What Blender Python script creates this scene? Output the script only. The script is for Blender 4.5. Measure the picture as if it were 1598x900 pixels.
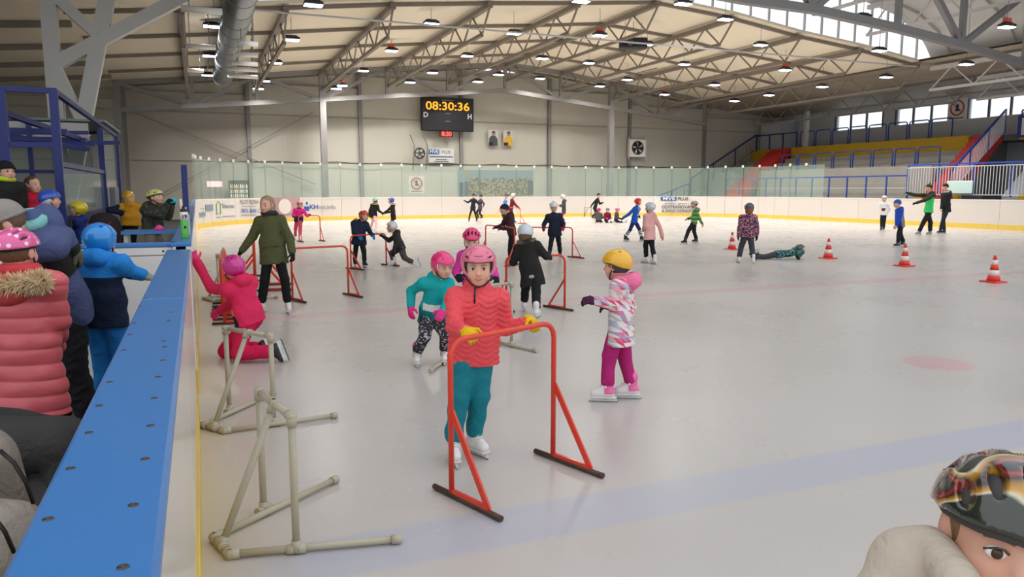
import bpy, math, random
import numpy as np
from mathutils import Vector, Matrix
for o in list(bpy.data.objects): bpy.data.objects.remove(o)
SC = bpy.context.scene
COL = SC.collection
random.seed(7); RNG = np.random.default_rng(7)
# ---------------------------------------------------------------- camera
FOC, CX, CY = 1180.0, 799.0, 450.0            # focal length in pixels of the 1598x900 frame
YAW, PIT = math.radians(22.46), math.atan(154 / 1180)
CAM = np.array([0.07, 0.0, 1.6])
FW = np.array([math.sin(YAW) * math.cos(PIT), math.cos(YAW) * math.cos(PIT), -math.sin(PIT)])
RT = np.array([math.cos(YAW), -math.sin(YAW), 0.0])
UP = np.cross(RT, FW)
FH = np.array([math.sin(YAW), math.cos(YAW), 0.0])
cd = bpy.data.cameras.new('camera'); cam = bpy.data.objects.new('camera', cd); COL.objects.link(cam)
cd.sensor_width = 36; cd.lens = FOC / 1598 * 36; cd.clip_start = 0.05; cd.clip_end = 300
M = Matrix.Identity(4)
for i in range(3):
    M[i][0] = RT[i]; M[i][1] = UP[i]; M[i][2] = -FW[i]; M[i][3] = CAM[i]
cam.matrix_world = M; SC.camera = cam
# ---------------------------------------------------------------- daylight and exposure
w = bpy.data.worlds.new('daylight'); SC.world = w; w.use_nodes = True
bg = w.node_tree.nodes['Background']
bg.inputs[0].default_value = (0.90, 0.95, 1.0, 1); bg.inputs[1].default_value = 1.3
SC.view_settings.view_transform = 'Standard'; SC.view_settings.look = 'None'
SC.view_settings.gamma = 1; SC.view_settings.use_curve_mapping = False
SC.view_settings.exposure = -0.05
LAMP_W = 125.0
SC.cycles.max_bounces = 6; SC.cycles.diffuse_bounces = 4; SC.cycles.glossy_bounces = 3
SC.cycles.transmission_bounces = 6; SC.cycles.transparent_max_bounces = 12
SC.cycles.sample_clamp_indirect = 4; SC.cycles.use_denoising = True
# ---------------------------------------------------------------- helpers
def ray(x, y): return FW + RT * (x - CX) / FOC - UP * (y - CY) / FOC
def plane(x, y, ax, v):                      # the point of the plane X, Y or Z = v seen at a pixel
    d = ray(x, y); t = (v - CAM[ax]) / d[ax]; return CAM + t * d
def ground(x, y, z=0.0): return plane(x, y, 2, z)
def depth(P): return float((np.asarray(P) - CAM) @ FH)
def at_depth(x, y, D):                        # the point at horizontal distance D
    d = ray(x, y); return CAM + d * (D / (d @ FH))
def lin(c):
    c = np.asarray(c, float) / 255
    return tuple(np.where(c <= 0.04045, c / 12.92, ((c + 0.055) / 1.055) ** 2.4)) + (1,)
MATS = {}
def mat(name, rgb, rough=0.6, metal=0.0, var=0.0, vscale=6.0, bump=0.0, bscale=40.0, spec=0.5, emit=0.0, coat=0.0, alpha=1.0, stretch=None, fold=0.0):
    if name in MATS: return MATS[name]
    m = bpy.data.materials.new(name); m.use_nodes = True; nt = m.node_tree; b = nt.nodes['Principled BSDF']
    c = lin(rgb); b.inputs['Base Color'].default_value = c
    b.inputs['Roughness'].default_value = rough; b.inputs['Metallic'].default_value = metal
    b.inputs['Specular IOR Level'].default_value = spec
    if coat: b.inputs['Coat Weight'].default_value = coat; b.inputs['Coat Roughness'].default_value = 0.1
    if emit:
        b.inputs['Emission Color'].default_value = c; b.inputs['Emission Strength'].default_value = emit
    if alpha < 1: b.inputs['Alpha'].default_value = alpha
    tc = nt.nodes.new('ShaderNodeTexCoord'); src = tc.outputs['Object']
    if stretch:
        mp = nt.nodes.new('ShaderNodeMapping'); mp.inputs['Scale'].default_value = stretch
        nt.links.new(src, mp.inputs[0]); src = mp.outputs[0]
    if var:
        n = nt.nodes.new('ShaderNodeTexNoise'); n.inputs['Scale'].default_value = vscale; n.inputs['Detail'].default_value = 4
        nt.links.new(src, n.inputs['Vector'])
        mx = nt.nodes.new('ShaderNodeMix'); mx.data_type = 'RGBA'
        mx.inputs['A'].default_value = tuple(v * (1 - var) for v in c[:3]) + (1,)
        mx.inputs['B'].default_value = tuple(min(1, v * (1 + var)) for v in c[:3]) + (1,)
        nt.links.new(n.outputs['Fac'], mx.inputs['Factor']); nt.links.new(mx.outputs['Result'], b.inputs['Base Color'])
    if bump:
        n = nt.nodes.new('ShaderNodeTexNoise'); n.inputs['Scale'].default_value = bscale; n.inputs['Detail'].default_value = 3
        nt.links.new(src, n.inputs['Vector'])
        bp = nt.nodes.new('ShaderNodeBump'); bp.inputs['Strength'].default_value = bump; bp.inputs['Distance'].default_value = 0.01
        nt.links.new(n.outputs['Fac'], bp.inputs['Height']); nt.links.new(bp.outputs[0], b.inputs['Normal'])
    if fold:
        n2 = nt.nodes.new('ShaderNodeTexNoise'); n2.inputs['Scale'].default_value = 9; n2.inputs['Detail'].default_value = 3; n2.inputs['Distortion'].default_value = 1.6
        nt.links.new(src, n2.inputs['Vector']); b2 = nt.nodes.new('ShaderNodeBump'); b2.inputs['Strength'].default_value = fold; b2.inputs['Distance'].default_value = 0.05
        nt.links.new(n2.outputs['Fac'], b2.inputs['Height'])
        if bump: nt.links.new(bp.outputs[0], b2.inputs['Normal'])
        nt.links.new(b2.outputs[0], b.inputs['Normal'])
    MATS[name] = m; return m
def nodes_mat(name, rough=0.6):
    m = bpy.data.materials.new(name); m.use_nodes = True; MATS[name] = m
    b = m.node_tree.nodes['Principled BSDF']; b.inputs['Roughness'].default_value = rough
    return m, m.node_tree, b
class NX:                                      # small arithmetic on shader sockets
    def __init__(s, nt): s.nt = nt
    def m(s, op, a, b=None, c=None):
        n = s.nt.nodes.new('ShaderNodeMath'); n.operation = op
        for i, v in enumerate((a, b, c)):
            if v is None: continue
            if isinstance(v, (int, float)): n.inputs[i].default_value = v
            else: s.nt.links.new(v, n.inputs[i])
        return n.outputs[0]
    def mix(s, f, a, b):
        n = s.nt.nodes.new('ShaderNodeMix'); n.data_type = 'RGBA'
        for k, v in (('Factor', f), ('A', a), ('B', b)):
            if isinstance(v, (int, float, tuple)): n.inputs[k].default_value = v
            else: s.nt.links.new(v, n.inputs[k])
        return n.outputs['Result']
    def noise(s, vec, scale, det=3):
        n = s.nt.nodes.new('ShaderNodeTexNoise'); n.inputs['Scale'].default_value = scale; n.inputs['Detail'].default_value = det
        if vec is not None: s.nt.links.new(vec, n.inputs['Vector'])
        return n.outputs['Fac']
    def coords(s, kind='Object'):
        t = s.nt.nodes.new('ShaderNodeTexCoord'); x = s.nt.nodes.new('ShaderNodeSeparateXYZ')
        s.nt.links.new(t.outputs[kind], x.inputs[0]); return t.outputs[kind], x.outputs[0], x.outputs[1], x.outputs[2]
    def scale(s, vec, sc):
        mp = s.nt.nodes.new('ShaderNodeMapping'); mp.inputs['Scale'].default_value = sc; s.nt.links.new(vec, mp.inputs[0]); return mp.outputs[0]
    def bump(s, h, strength, dist=0.01):
        bp = s.nt.nodes.new('ShaderNodeBump'); bp.inputs['Strength'].default_value = strength; bp.inputs['Distance'].default_value = dist
        s.nt.links.new(h, bp.inputs['Height']); return bp.outputs[0]
class MB:                                      # gathers shapes for one mesh
    def __init__(s): s.v = []; s.f = []; s.mi = []; s.sm = []
    def add(s, V, F, mi=0, smooth=False):
        n = len(s.v); s.v += [tuple(map(float, p)) for p in V]
        s.f += [tuple(i + n for i in q) for q in F]; s.mi += [mi] * len(F); s.sm += [smooth] * len(F); return s
    def obox(s, c, ax, hs, mi=0, bev=0.0):
        c = np.asarray(c, float); A = [np.asarray(a, float) * h for a, h in zip(ax, hs)]
        if not bev:
            V = [c + A[0] * i + A[1] * j + A[2] * k for i in (-1, 1) for j in (-1, 1) for k in (-1, 1)]
            return s.add(V, [(0, 1, 3, 2), (4, 6, 7, 5), (0, 4, 5, 1), (2, 3, 7, 6), (0, 2, 6, 4), (1, 5, 7, 3)], mi)
        b = [min(bev, h * .9) for h in hs]; V = []; idx = {}
        U = [np.asarray(a, float) for a in ax]
        for i in (-1, 1):
            for j in (-1, 1):
                for k in (-1, 1):
                    for a in range(3):
                        q = [hs[0] * i, hs[1] * j, hs[2] * k]; sg = (i, j, k)
                        for t in range(3):
                            if t != a: q[t] -= sg[t] * b[t]
                        idx[(i, j, k, a)] = len(V); V.append(c + U[0] * q[0] + U[1] * q[1] + U[2] * q[2])
        F = []
        for a in range(3):
            o1, o2 = [t for t in range(3) if t != a]
            for sg in (-1, 1):
                q = []
                for p1, p2 in ((-1, -1), (1, -1), (1, 1), (-1, 1)):
                    k = [0, 0, 0]; k[a] = sg; k[o1] = p1; k[o2] = p2; q.append(idx[tuple(k) + (a,)])
                F.append(tuple(q))
            for p1 in (-1, 1):
                for p2 in (-1, 1):
                    k = [0, 0, 0]; k[o1] = p1; k[o2] = p2; q = []
                    for sg, w_ in ((-1, o1), (-1, o2), (1, o2), (1, o1)):
                        k[a] = sg; q.append(idx[tuple(k) + (w_,)])
                    F.append(tuple(q))
        for i in (-1, 1):
            for j in (-1, 1):
                for k in (-1, 1): F.append(tuple(idx[(i, j, k, a)] for a in range(3)))
        return s.add(V, F, mi)
    def box(s, x0, x1, y0, y1, z0, z1, mi=0, bev=0.0):
        return s.obox(((x0 + x1) / 2, (y0 + y1) / 2, (z0 + z1) / 2), ((1, 0, 0), (0, 1, 0), (0, 0, 1)), (abs(x1 - x0) / 2, abs(y1 - y0) / 2, abs(z1 - z0) / 2), mi, bev)
    def bar(s, a, b, w, h=None, up=(0, 0, 1), mi=0):
        a = np.asarray(a, float); b = np.asarray(b, float); d = b - a; L = np.linalg.norm(d); d /= L
        u = np.asarray(up, float)
        if abs(d @ u) > .99: u = np.array([1., 0, 0])
        sx = np.cross(d, u); sx /= np.linalg.norm(sx); u = np.cross(sx, d)
        return s.obox((a + b) / 2, (d, sx, u), (L / 2, w / 2, (h or w) / 2), mi)
    def tube(s, pts, r, n=8, mi=0, caps=True, closed=False):
        P = np.asarray(pts, float); K = len(P); r = np.full(K, r, float) if np.isscalar(r) else np.asarray(r, float)
        T = np.zeros_like(P)
        for i in range(K):
            if closed: t = P[(i + 1) % K] - P[i - 1]
            else: t = P[min(i + 1, K - 1)] - P[max(i - 1, 0)]
            T[i] = t / (np.linalg.norm(t) + 1e-9)
        u = np.cross(T[0], (0, 0, 1.0))
        if np.linalg.norm(u) < .1: u = np.cross(T[0], (0, 1.0, 0))
        u /= np.linalg.norm(u); V = []
        for i in range(K):
            u = u - T[i] * (u @ T[i]); u /= np.linalg.norm(u); v = np.cross(T[i], u)
            for k in range(n):
                a = 2 * math.pi * k / n; V.append(P[i] + r[i] * (math.cos(a) * u + math.sin(a) * v))
        F = []
        for i in range(K if closed else K - 1):
            for k in range(n):
                a, b = i * n + k, i * n + (k + 1) % n; c = ((i + 1) % K) * n
                F.append((a, b, c + (k + 1) % n, c + k))
        s.add(V, F, mi, True)
        if caps and not closed:
            n0 = len(s.v) - len(V); s.f += [tuple(n0 + k for k in range(n))[::-1], tuple(n0 + (K - 1) * n + k for k in range(n))]; s.mi += [mi] * 2; s.sm += [False] * 2
        return s
    def lathe(s, c, prof, n=24, mi=0, axis=None, smooth=True):
        c = np.asarray(c, float); z = np.array([0, 0, 1.]) if axis is None else np.asarray(axis, float) / np.linalg.norm(axis)
        x = np.cross(z, (0.3, 1, 0.1)); x /= np.linalg.norm(x); y = np.cross(z, x); V = []; F = []
        for r, h in prof:
            for k in range(n):
                a = 2 * math.pi * k / n; V.append(c + z * h + r * (math.cos(a) * x + math.sin(a) * y))
        for i in range(len(prof) - 1):
            for k in range(n): F.append((i * n + k, i * n + (k + 1) % n, (i + 1) * n + (k + 1) % n, (i + 1) * n + k))
        s.add(V, F, mi, smooth); n0 = len(s.v) - len(V)
        s.f += [tuple(n0 + k for k in range(n))[::-1], tuple(n0 + (len(prof) - 1) * n + k for k in range(n))]; s.mi += [mi] * 2; s.sm += [False] * 2
        return s
    def prism(s, poly, d, mi=0):                # polygon (3D points) extruded by vector d
        P = [np.asarray(p, float) for p in poly]; n = len(P); d = np.asarray(d, float)
        F = [tuple(range(n))[::-1], tuple(range(n, 2 * n))] + [(i, (i + 1) % n, n + (i + 1) % n, n + i) for i in range(n)]
        return s.add(P + [p + d for p in P], F, mi)
    def mesh(s, name):
        me = bpy.data.meshes.new(name); me.from_pydata(s.v, [], s.f)
        me.polygons.foreach_set('material_index', s.mi); me.polygons.foreach_set('use_smooth', s.sm); me.update(); return me
def obj(name, mb, m, parent=None, loc=(0, 0, 0), rz=0.0):
    me = mb.mesh(name) if isinstance(mb, MB) else mb
    if isinstance(mb, MB):
        off = np.asarray(loc, float)
        for mm in (m if isinstance(m, (list, tuple)) else [m]): me.materials.append(mm)
    o = bpy.data.objects.new(name, me); COL.objects.link(o); o.location = loc; o.rotation_euler = (0, 0, rz)
    if parent is not None: o.parent = parent
    return o
def tag(o, label=None, cat=None, group=None, kind=None):
    if label: o['label'] = label
    if cat: o['category'] = cat
    if group: o['group'] = group
    if kind: o['kind'] = kind
    return o
def thing(name, label, cat, loc=(0, 0, 0), rz=0.0, group=None):
    o = bpy.data.objects.new(name, None); COL.objects.link(o); o.empty_display_size = 0.1
    o.location = tuple(map(float, loc)); o.rotation_euler = (0, 0, rz); return tag(o, label, cat, group)
def copy_tree(o, parent=None):
    c = o.copy(); COL.objects.link(c)
    if parent is not None: c.parent = parent
    for ch in [x for x in o.children]: copy_tree(ch, c)
    return c
def text(s, size, m, parent, loc, xdir, bold=0.0, align='CENTER', depth_=0.002, spacing=1.0, xscale=1.0, name='lettering', updir=(0, 0, 1)):
    cu = bpy.data.curves.new(name, 'FONT'); cu.body = s; cu.size = size; cu.align_x = align; cu.align_y = 'CENTER'
    cu.offset = bold * size; cu.extrude = depth_; cu.space_character = spacing; cu.resolution_u = 3
    t = bpy.data.objects.new(name, cu); COL.objects.link(t)
    me = bpy.data.meshes.new_from_object(t); COL.objects.unlink(t); bpy.data.objects.remove(t)
    me.materials.clear(); me.materials.append(m)
    o = bpy.data.objects.new(name, me); COL.objects.link(o)
    x = Vector(xdir).normalized(); u = Vector(updir); z = x.cross(u).normalized(); u = z.cross(x)
    mm = Matrix(((x[0] * xscale, u[0], z[0], 0), (x[1] * xscale, u[1], z[1], 0), (x[2] * xscale, u[2], z[2], 0), (0, 0, 0, 1)))
    mm.translation = Vector(tuple(map(float, loc)))
    o.matrix_world = mm
    if parent is not None: o.parent = parent
    return o
def struct(name, mb, m, parent=None): 
    o = obj(name, mb, m, parent)
    if parent is None: o['kind'] = 'structure'
    return o
# ================================================================ materials of the hall
CREAM = mat('cream_panel', (176, 172, 158), 0.6, var=0.05, vscale=0.6)
def ribbed(name, rgb, axis, pitch, strength=0.6, rough=0.6, var=0.06):
    m, nt, b = nodes_mat(name, rough); n = NX(nt); vec, x, y, z = n.coords()
    s = {'x': x, 'y': y, 'z': z}[axis]
    h = n.m('SINE', n.m('MULTIPLY', s, 2 * math.pi / pitch)); h = n.m('GREATER_THAN', h, 0.2)
    c = lin(rgb); nz = n.noise(vec, 0.35, 5)
    k = n.mix(nz, tuple(v * (1 - var) for v in c[:3]) + (1,), tuple(v * (1 + var) for v in c[:3]) + (1,))
    nt.links.new(k, b.inputs['Base Color']); nt.links.new(n.bump(h, strength, 0.02), b.inputs['Normal']); return m
WALLM = ribbed('wall_panel_cream', (188, 184, 170), 'x', 0.28, 0.35)
DECK = ribbed('roof_deck_cream', (232, 221, 198), 'y', 0.30, 0.9)
DECKN = ribbed('roof_deck_grey', (200, 198, 196), 'x', 0.30, 0.9)
DECKB = ribbed('roof_underlay_shade_brown', (166, 156, 138), 'x', 0.5, 0.9, var=0.4)  # mineral-wool look; the brown also puts the sloping strip's shading into its colour
STEEL = mat('galvanised_grey', (134, 132, 129), 0.5, 0.2, var=0.08, vscale=3)
STEELD = mat('truss_brown_grey', (132, 123, 112), 0.55, 0.2, var=0.12, vscale=3)
STEELL = mat('light_grey_steel', (196, 194, 190), 0.5, 0.1, var=0.05, vscale=2)
BLUE = mat('blue_steel_paint', (44, 74, 158), 0.4, 0.1, var=0.08, vscale=4)
NAVY = mat('dark_blue_steel_paint', (27, 40, 112), 0.4, 0.1, var=0.1, vscale=4)
CONC = mat('concrete', (150, 146, 138), 0.85, var=0.16, vscale=1.6, bump=0.3, bscale=18)
CONCD = mat('dark_concrete', (112, 110, 108), 0.85, var=0.16, vscale=1.6, bump=0.3, bscale=18)
REDC = mat('red_step_paint', (196, 52, 44), 0.6, var=0.15, vscale=2)
YELC = mat('yellow_band_paint', (206, 164, 30), 0.6, var=0.12, vscale=1.5)
WHITE = mat('white_plastic', (232, 228, 222), 0.35, var=0.02, vscale=2)
BLACK = mat('black_plastic', (22, 22, 24), 0.4)
DARKG = mat('dark_grey_metal', (60, 62, 66), 0.4, 0.3)
INK = mat('dark_print', (48, 50, 56), 0.5)
INKB = mat('blue_print', (40, 84, 158), 0.5)
# ---------------------------------------------------------------- ice floor
m, nt, b = nodes_mat('ice', 0.2); n = NX(nt); vec, x, y, z = n.coords()
def band(s, c, hw, soft=0.03):
    d = n.m('ABSOLUTE', n.m('SUBTRACT', s, c)); r = nt.nodes.new('ShaderNodeMapRange'); r.interpolation_type = 'SMOOTHSTEP'
    nt.links.new(d, r.inputs[0]); r.inputs[1].default_value = hw + soft; r.inputs[2].default_value = hw - soft; return r.outputs[0]
def radius(cx_, cy_):
    a = n.m('SUBTRACT', x, cx_); b_ = n.m('SUBTRACT', y, cy_)
    return n.m('SQRT', n.m('ADD', n.m('MULTIPLY', a, a), n.m('MULTIPLY', b_, b_)))
big = n.noise(vec, 0.45, 5); fine = n.noise(n.scale(vec, (7, 4, 1)), 4.0, 3)
wear = n.m('ADD', n.m('MULTIPLY', big, 0.85), n.m('MULTIPLY', fine, 0.15))
col = n.mix(wear, lin((186, 178, 172)), lin((206, 199, 193)))
RED_ = lin((214, 150, 158)); BLU_ = lin((168, 176, 200))
for s_, c_, hw, cc, k in ((y, 9.83, 0.17, RED_, 0.5), (y, 16.5, 0.15, BLU_, 0.5), (y, 3.2, 0.19, lin((176, 178, 196)), 0.7), (radius(15, 9.83), 4.5, 0.05, BLU_, 0.7)):
    col = n.mix(n.m('MULTIPLY', n.m('MULTIPLY', band(s_, c_, hw), k), n.m('ADD', wear, 0.35)), col, cc)
for cx_, cy_, r_, cc in ((6.36, 4.85, 0.30, RED_), (15, 9.83, 0.2, BLU_), (6.6, 31.5, 0.3, RED_), (23.4, 31.5, .3, RED_)):
    col = n.mix(n.m('MULTIPLY', band(radius(cx_, cy_), 0, r_), 0.5), col, cc)
edge = nt.nodes.new('ShaderNodeMapRange'); nt.links.new(x, edge.inputs[0])
edge.inputs[1].default_value = 0.45; edge.inputs[2].default_value = 0.0; edge.inputs[4].default_value = 0.75
col = n.mix(n.m('MULTIPLY', edge.outputs[0], n.m('ADD', big, 0.1)), col, lin((224, 204, 160)))
nt.links.new(col, b.inputs['Base Color'])
sc1 = n.noise(n.scale(vec, (60, 5, 1)), 2.5, 2); sc2 = n.noise(n.scale(vec, (5, 55, 1)), 2.2, 2)
nt.links.new(n.m('ADD', n.m('MULTIPLY', big, 0.16), 0.2), b.inputs['Roughness'])
nt.links.new(n.bump(n.m('ADD', sc1, sc2), 0.03, 0.004), b.inputs['Normal']); b.inputs['Specular IOR Level'].default_value = 0.5
ICE = m
# rink outline: straight side at X=0, end at Y=41, far side at X=30, corner radius 8
XR, YE, RC = 30.0, 40.9, 8.2
def outline(off=0.0, y0=-12.0):
    P = [(0 - off, y0), (0 - off, YE - RC)]
    for i in range(1, 13):
        a = math.pi - i * math.pi / 24; P.append((RC + (RC + off) * math.cos(a), YE - RC + (RC + off) * math.sin(a)))
    P.append((XR - RC, YE + off))
    for i in range(1, 13):
        a = math.pi / 2 - i * math.pi / 24; P.append((XR - RC + (RC + off) * math.cos(a), YE - RC + (RC + off) * math.sin(a)))
    P.append((XR + off, y0)); return P
mb = MB(); mb.box(-14, 42, -14, 46, -0.3, -0.02); struct('floor_walkway', mb, mat('rubber_mat_floor', (58, 56, 56), 0.8, var=0.2, vscale=2, bump=0.3, bscale=60))
mb = MB(); o_ = [(p[0], p[1], -0.02) for p in outline(0.04)]; mb.prism(o_, (0, 0, 0.02)); struct('floor', mb, ICE)
# ================================================================ walls
def wall_far():
    root = struct('wall_far', MB().box(-14, 39.4, 44.5, 44.7, -0.3, 6.0), WALLM)
    xs = [-14, -9.2, -3.2, 2.85, 8.95, 15.05, 20.95, 26.85, 32.85, 39.4]
    zr = [zroof(x) for x in xs]
    mb = MB().add([(x, 44.6, 6.0) for x in xs] + [(x, 44.6, z + .1) for x, z in zip(xs, zr)], [(i, i + 1, i + 11, i + 10) for i in range(9)]); obj('gable_sheet', mb, WALLM, root)
    for a, c in zip(xs[:-1], xs[1:]):                       # sandwich panels: three courses per bay
        for z0, z1 in ((0.0, 3.07), (3.13, 5.67), (5.73, min(zroof(a), zroof(c)) - 0.15)):
            obj('wall_panel', MB().box(a + .05, c - .05, 44.42, 44.5, z0, z1, bev=.015), WALLM if a != -3.2 else mat('wall_panel_warm', (178, 170, 158), .6, var=.05), root)
    for x in xs[1:-1]:
        obj('wall_post', MB().box(x - .1, x + .1, 44.22, 44.42, 0, zroof(x) - .1), STEEL, root)
    for x, a in ((9.5, 12.5),): pass
    return root
RX = [-14, -3.3, 2.9, 6.5, 10, 13.5, 17, 20.6, 24.1, 27.6, 31.1, 34.6, 39.3]
RZ = [5.95, 6.85, 7.5, 7.93, 8.28, 8.6, 8.95, 8.68, 8.22, 7.9, 7.45, 7.15, 6.72]
def zroof(x): return float(np.interp(x, RX, RZ))
def zarch(x):                                             # raised roof nearer the camera
    return float(np.interp(x, [2.0, 2.7, 4.3, 6.3, 9.5, 13, 17, 21, 24.5, 27.6, 29.6, 31.2, 31.95], [7.6, 8.5, 9.3, 9.85, 10.4, 10.8, 11.0, 10.8, 10.4, 9.8, 9.34, 8.5, 7.5]))
wf = wall_far()
def sheet(xs, zf, y0, y1, th=0.1):
    V = [(x, y, zf(x) + d) for d in (0, th) for y in (y0, y1) for x in xs]; n_ = len(xs); F = []
    for i in range(n_ - 1):
        F += [(i, n_ + i, n_ + i + 1, i + 1), (2 * n_ + i, 2 * n_ + i + 1, 3 * n_ + i + 1, 3 * n_ + i), (i, i + 1, 2 * n_ + i + 1, 2 * n_ + i), (n_ + i, 3 * n_ + i, 3 * n_ + i + 1, n_ + i + 1)]
    return MB().add(V, F)
ceil = struct('ceiling', sheet(RX[1:11], zroof, 26.0, 44.6), DECK)
struct('ceiling_side_left', sheet(RX[:3], zroof, 10, 44.6), DECK) if 0 else None
obj('roof_sheet', sheet([-14, -3.3], zroof, 6, 44.6), DECK, ceil)
obj('roof_sheet', sheet([-3.3, 2.0], zroof, 6, 26), DECK, ceil)
obj('roof_sheet', sheet([31.1, 34.6, 39.3], zroof, 6, 44.6), DECKB, ceil)
ax_ = list(np.linspace(2.0, 4.3, 4)) + list(np.linspace(5, 29, 13)) + list(np.linspace(29.6, 31.95, 6))
obj('raised_roof_sheet', sheet(ax_, zarch, 12, 26.0), DECKN, ceil)
# roof ribs across the ceiling
for yy in (26.4, 30.6, 34.6, 38.7, 43.6):
    mb = MB(); pts = [(x, yy, zroof(x) - .07) for x in RX[1:11]]
    for a, c in zip(pts[:-1], pts[1:]): mb.bar(a, c, .1, .12)
    obj('purlin', mb, STEELD, ceil)
for yy in (8, 12, 16, 20, 24, 28, 32, 36, 40):
    mb = MB(); mb.bar((-14, yy, zroof(-14) - .1), (-3.3, yy, zroof(-3.3) - .1), .14, .18)
    if yy < 26: mb.bar((-3.3, yy, zroof(-3.3) - .1), (2.0, yy, zroof(2) - .1), .14, .18)
    obj('purlin', mb, STEELD, ceil)
for yy in (16, 19, 22, 25):
    mb = MB(); pts = [(x, yy, zarch(x) - .08) for x in ax_]
    for a, c in zip(pts[:-1], pts[1:]): mb.bar(a, c, .12, .14)
    obj('purlin', mb, STEELL, ceil)
# clerestory glazing between low and raised roof
GL = mat('frosted_glazing', (250, 252, 255), 0.4); g_ = GL.node_tree.nodes['Principled BSDF']
g_.inputs['Transmission Weight'].default_value = 1.0; g_.inputs['IOR'].default_value = 1.05
sky = struct('window_1', MB().box(2.0, 31.9, 26.02, 26.1, 7.2, 7.25), STEELL)
gx = list(np.arange(2.4, 31.7, 0.95))
for a, c in zip(gx[:-1], gx[1:]):
    z0a, z0c, z1a, z1c = zroof(a) + .1, zroof(c) + .1, zarch(a), zarch(c)
    if z1a - z0a < .15 or z1c - z0c < .15: continue
    obj('pane', MB().prism([(a + .02, 26.0, z0a), (c - .02, 26.0, z0c), (c - .02, 26.0, z1c), (a + .02, 26.0, z1a)], (0, .01, 0)), GL, sky)
    obj('mullion', MB().box(c - .03, c + .03, 25.96, 26.05, z0c, z1c), STEELL, sky)
# side walls
RW = ribbed('wall_side_grey', (192, 194, 198), 'y', 0.3, 0.5)
wr = struct('wall_right', MB().box(39, 39.3, 6, 44.5, 0, 5.42), RW)
obj('wall_band', MB().box(39, 39.3, 6, 44.5, 6.46, 6.75), RW, wr)
wins = [(34.9, 38.62), (30.4, 33.95), (21.0, 29.35)]; ws_ = [44.5, 38.62, 34.9, 33.95, 30.4, 29.35, 21.0, 6.0]
for a, c in zip(ws_[0::2], ws_[1::2]): obj('wall_pier', MB().box(39, 39.3, c, a, 5.42, 6.46), RW, wr)
k_ = 1
for y0, y1 in wins:
    k_ += 1; wn = struct('window_%d' % k_, MB().box(38.95, 39.3, y0, y1, 5.36, 5.42), STEELL); N = round((y1 - y0) / 1.18)
    for i in range(N + 1): 
        yy = y0 + (y1 - y0) * i / N; obj('mullion', MB().box(38.97, 39.1, yy - .04, yy + .04, 5.42, 6.46), DARKG, wn)
    for i in range(N):
        a = y0 + (y1 - y0) * i / N; obj('pane', MB().box(39.05, 39.06, a + .04, a + (y1 - y0) / N - .04, 5.42, 6.46), GL, wn)
struct('wall_left', MB().box(-14.2, -14, 4, 44.6, -.3, 6.1), WALLM)
# ================================================================ roof steel
def lamp_none(): pass
BARS = {}
def bar_part(name, a, b, w, m, parent):
    return obj(name, MB().bar(a, b, w), m, parent)
def girder(name, label, y, xs, zt, zb, m, wt=.22, posts=(), columns=()):
    r = thing(name, label, 'girder', (xs[0], y, 0)); L = lambda p: (p[0] - xs[0], p[1] - y, p[2])
    T = [(x, y, zt(x)) for x in xs]; B = [(x, y, zb(x)) for x in xs]
    mb = MB()
    for a, c in zip(T[:-1], T[1:]): mb.bar(L(a), L(c), wt)
    obj('top_chord', mb, m, r); mb = MB()
    for a, c in zip(B[:-1], B[1:]): mb.bar(L(a), L(c), wt)
    obj('bottom_chord', mb, m, r)
    for i, x in enumerate(xs): bar_part('post', L(B[i]), L(T[i]), wt * .7, m, r)
    for i in range(len(xs) - 1):
        a, c = (T[i], B[i + 1]) if i % 2 == 0 else (B[i], T[i + 1]); bar_part('diagonal', L(a), L(c), wt * .75, m, r)
    for x in columns: obj('column', MB().box(x - xs[0] - .16, x - xs[0] + .16, -.16, .16, 0, zt(x) + .05), m, r)
    return r
gxs = [-3.3, .1, 3.2, 6.5, 10, 13.5, 17, 20.6, 24.1, 27.6, 31.1]
girder('roof_girder', 'grey lattice girder on columns standing just in front of the far end wall', 42.0, gxs, lambda x: zroof(x) - .12, lambda x: np.interp(x, [-3.3, 17, 31.1], [5.45, 7.35, 5.9]), STEEL, .24, columns=(-3.3, 6.5, 24.1))
r = girder('roof_girder', 'big grey arch girder crossing below the bright curved skylight', 20.0, [2.5, 6.5, 10, 13.5, 16.2, 19, 22.8, 26, 29.5, 33, 37], lambda x: zarch(x) - .3 if x < 30 else zroof(x) - .1, lambda x: float(np.interp(x, [2.5, 6.5, 10, 13.5, 16.2, 19, 22.8, 26, 29.5, 33, 37], [7.1, 7.5, 7.7, 7.65, 7.5, 7.45, 7.15, 6.82, 6.35, 5.95, 5.6])), mat('arch_grey', (128, 126, 126), .5, .2), .26)
# braced columns on the left
br = thing('braced_column', 'light grey box-section column with leaning leg and crossing braces, left', 'column', (-2.9, 21, 0))
obj('column', MB().box(-.16, .16, -.16, .16, 0, 6.88), STEELL, br)
Q = lambda x, y: tuple(plane(x, y, 1, 21.0) - np.array([-2.9, 21, 0]))
for nm, a, c, wd in (('leaning_leg', Q(108, 310), Q(176, -50), .34), ('diagonal', Q(86, 100), Q(340, -32), .29), ('diagonal', Q(84, 96), Q(128, 190), .22), ('diagonal', Q(72, -18), Q(152, 55), .25)):
    obj(nm, MB().bar(a, c, wd, .25 + .02 * len(br.children), up=(0, 1, 0)), STEELL, br)
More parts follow.
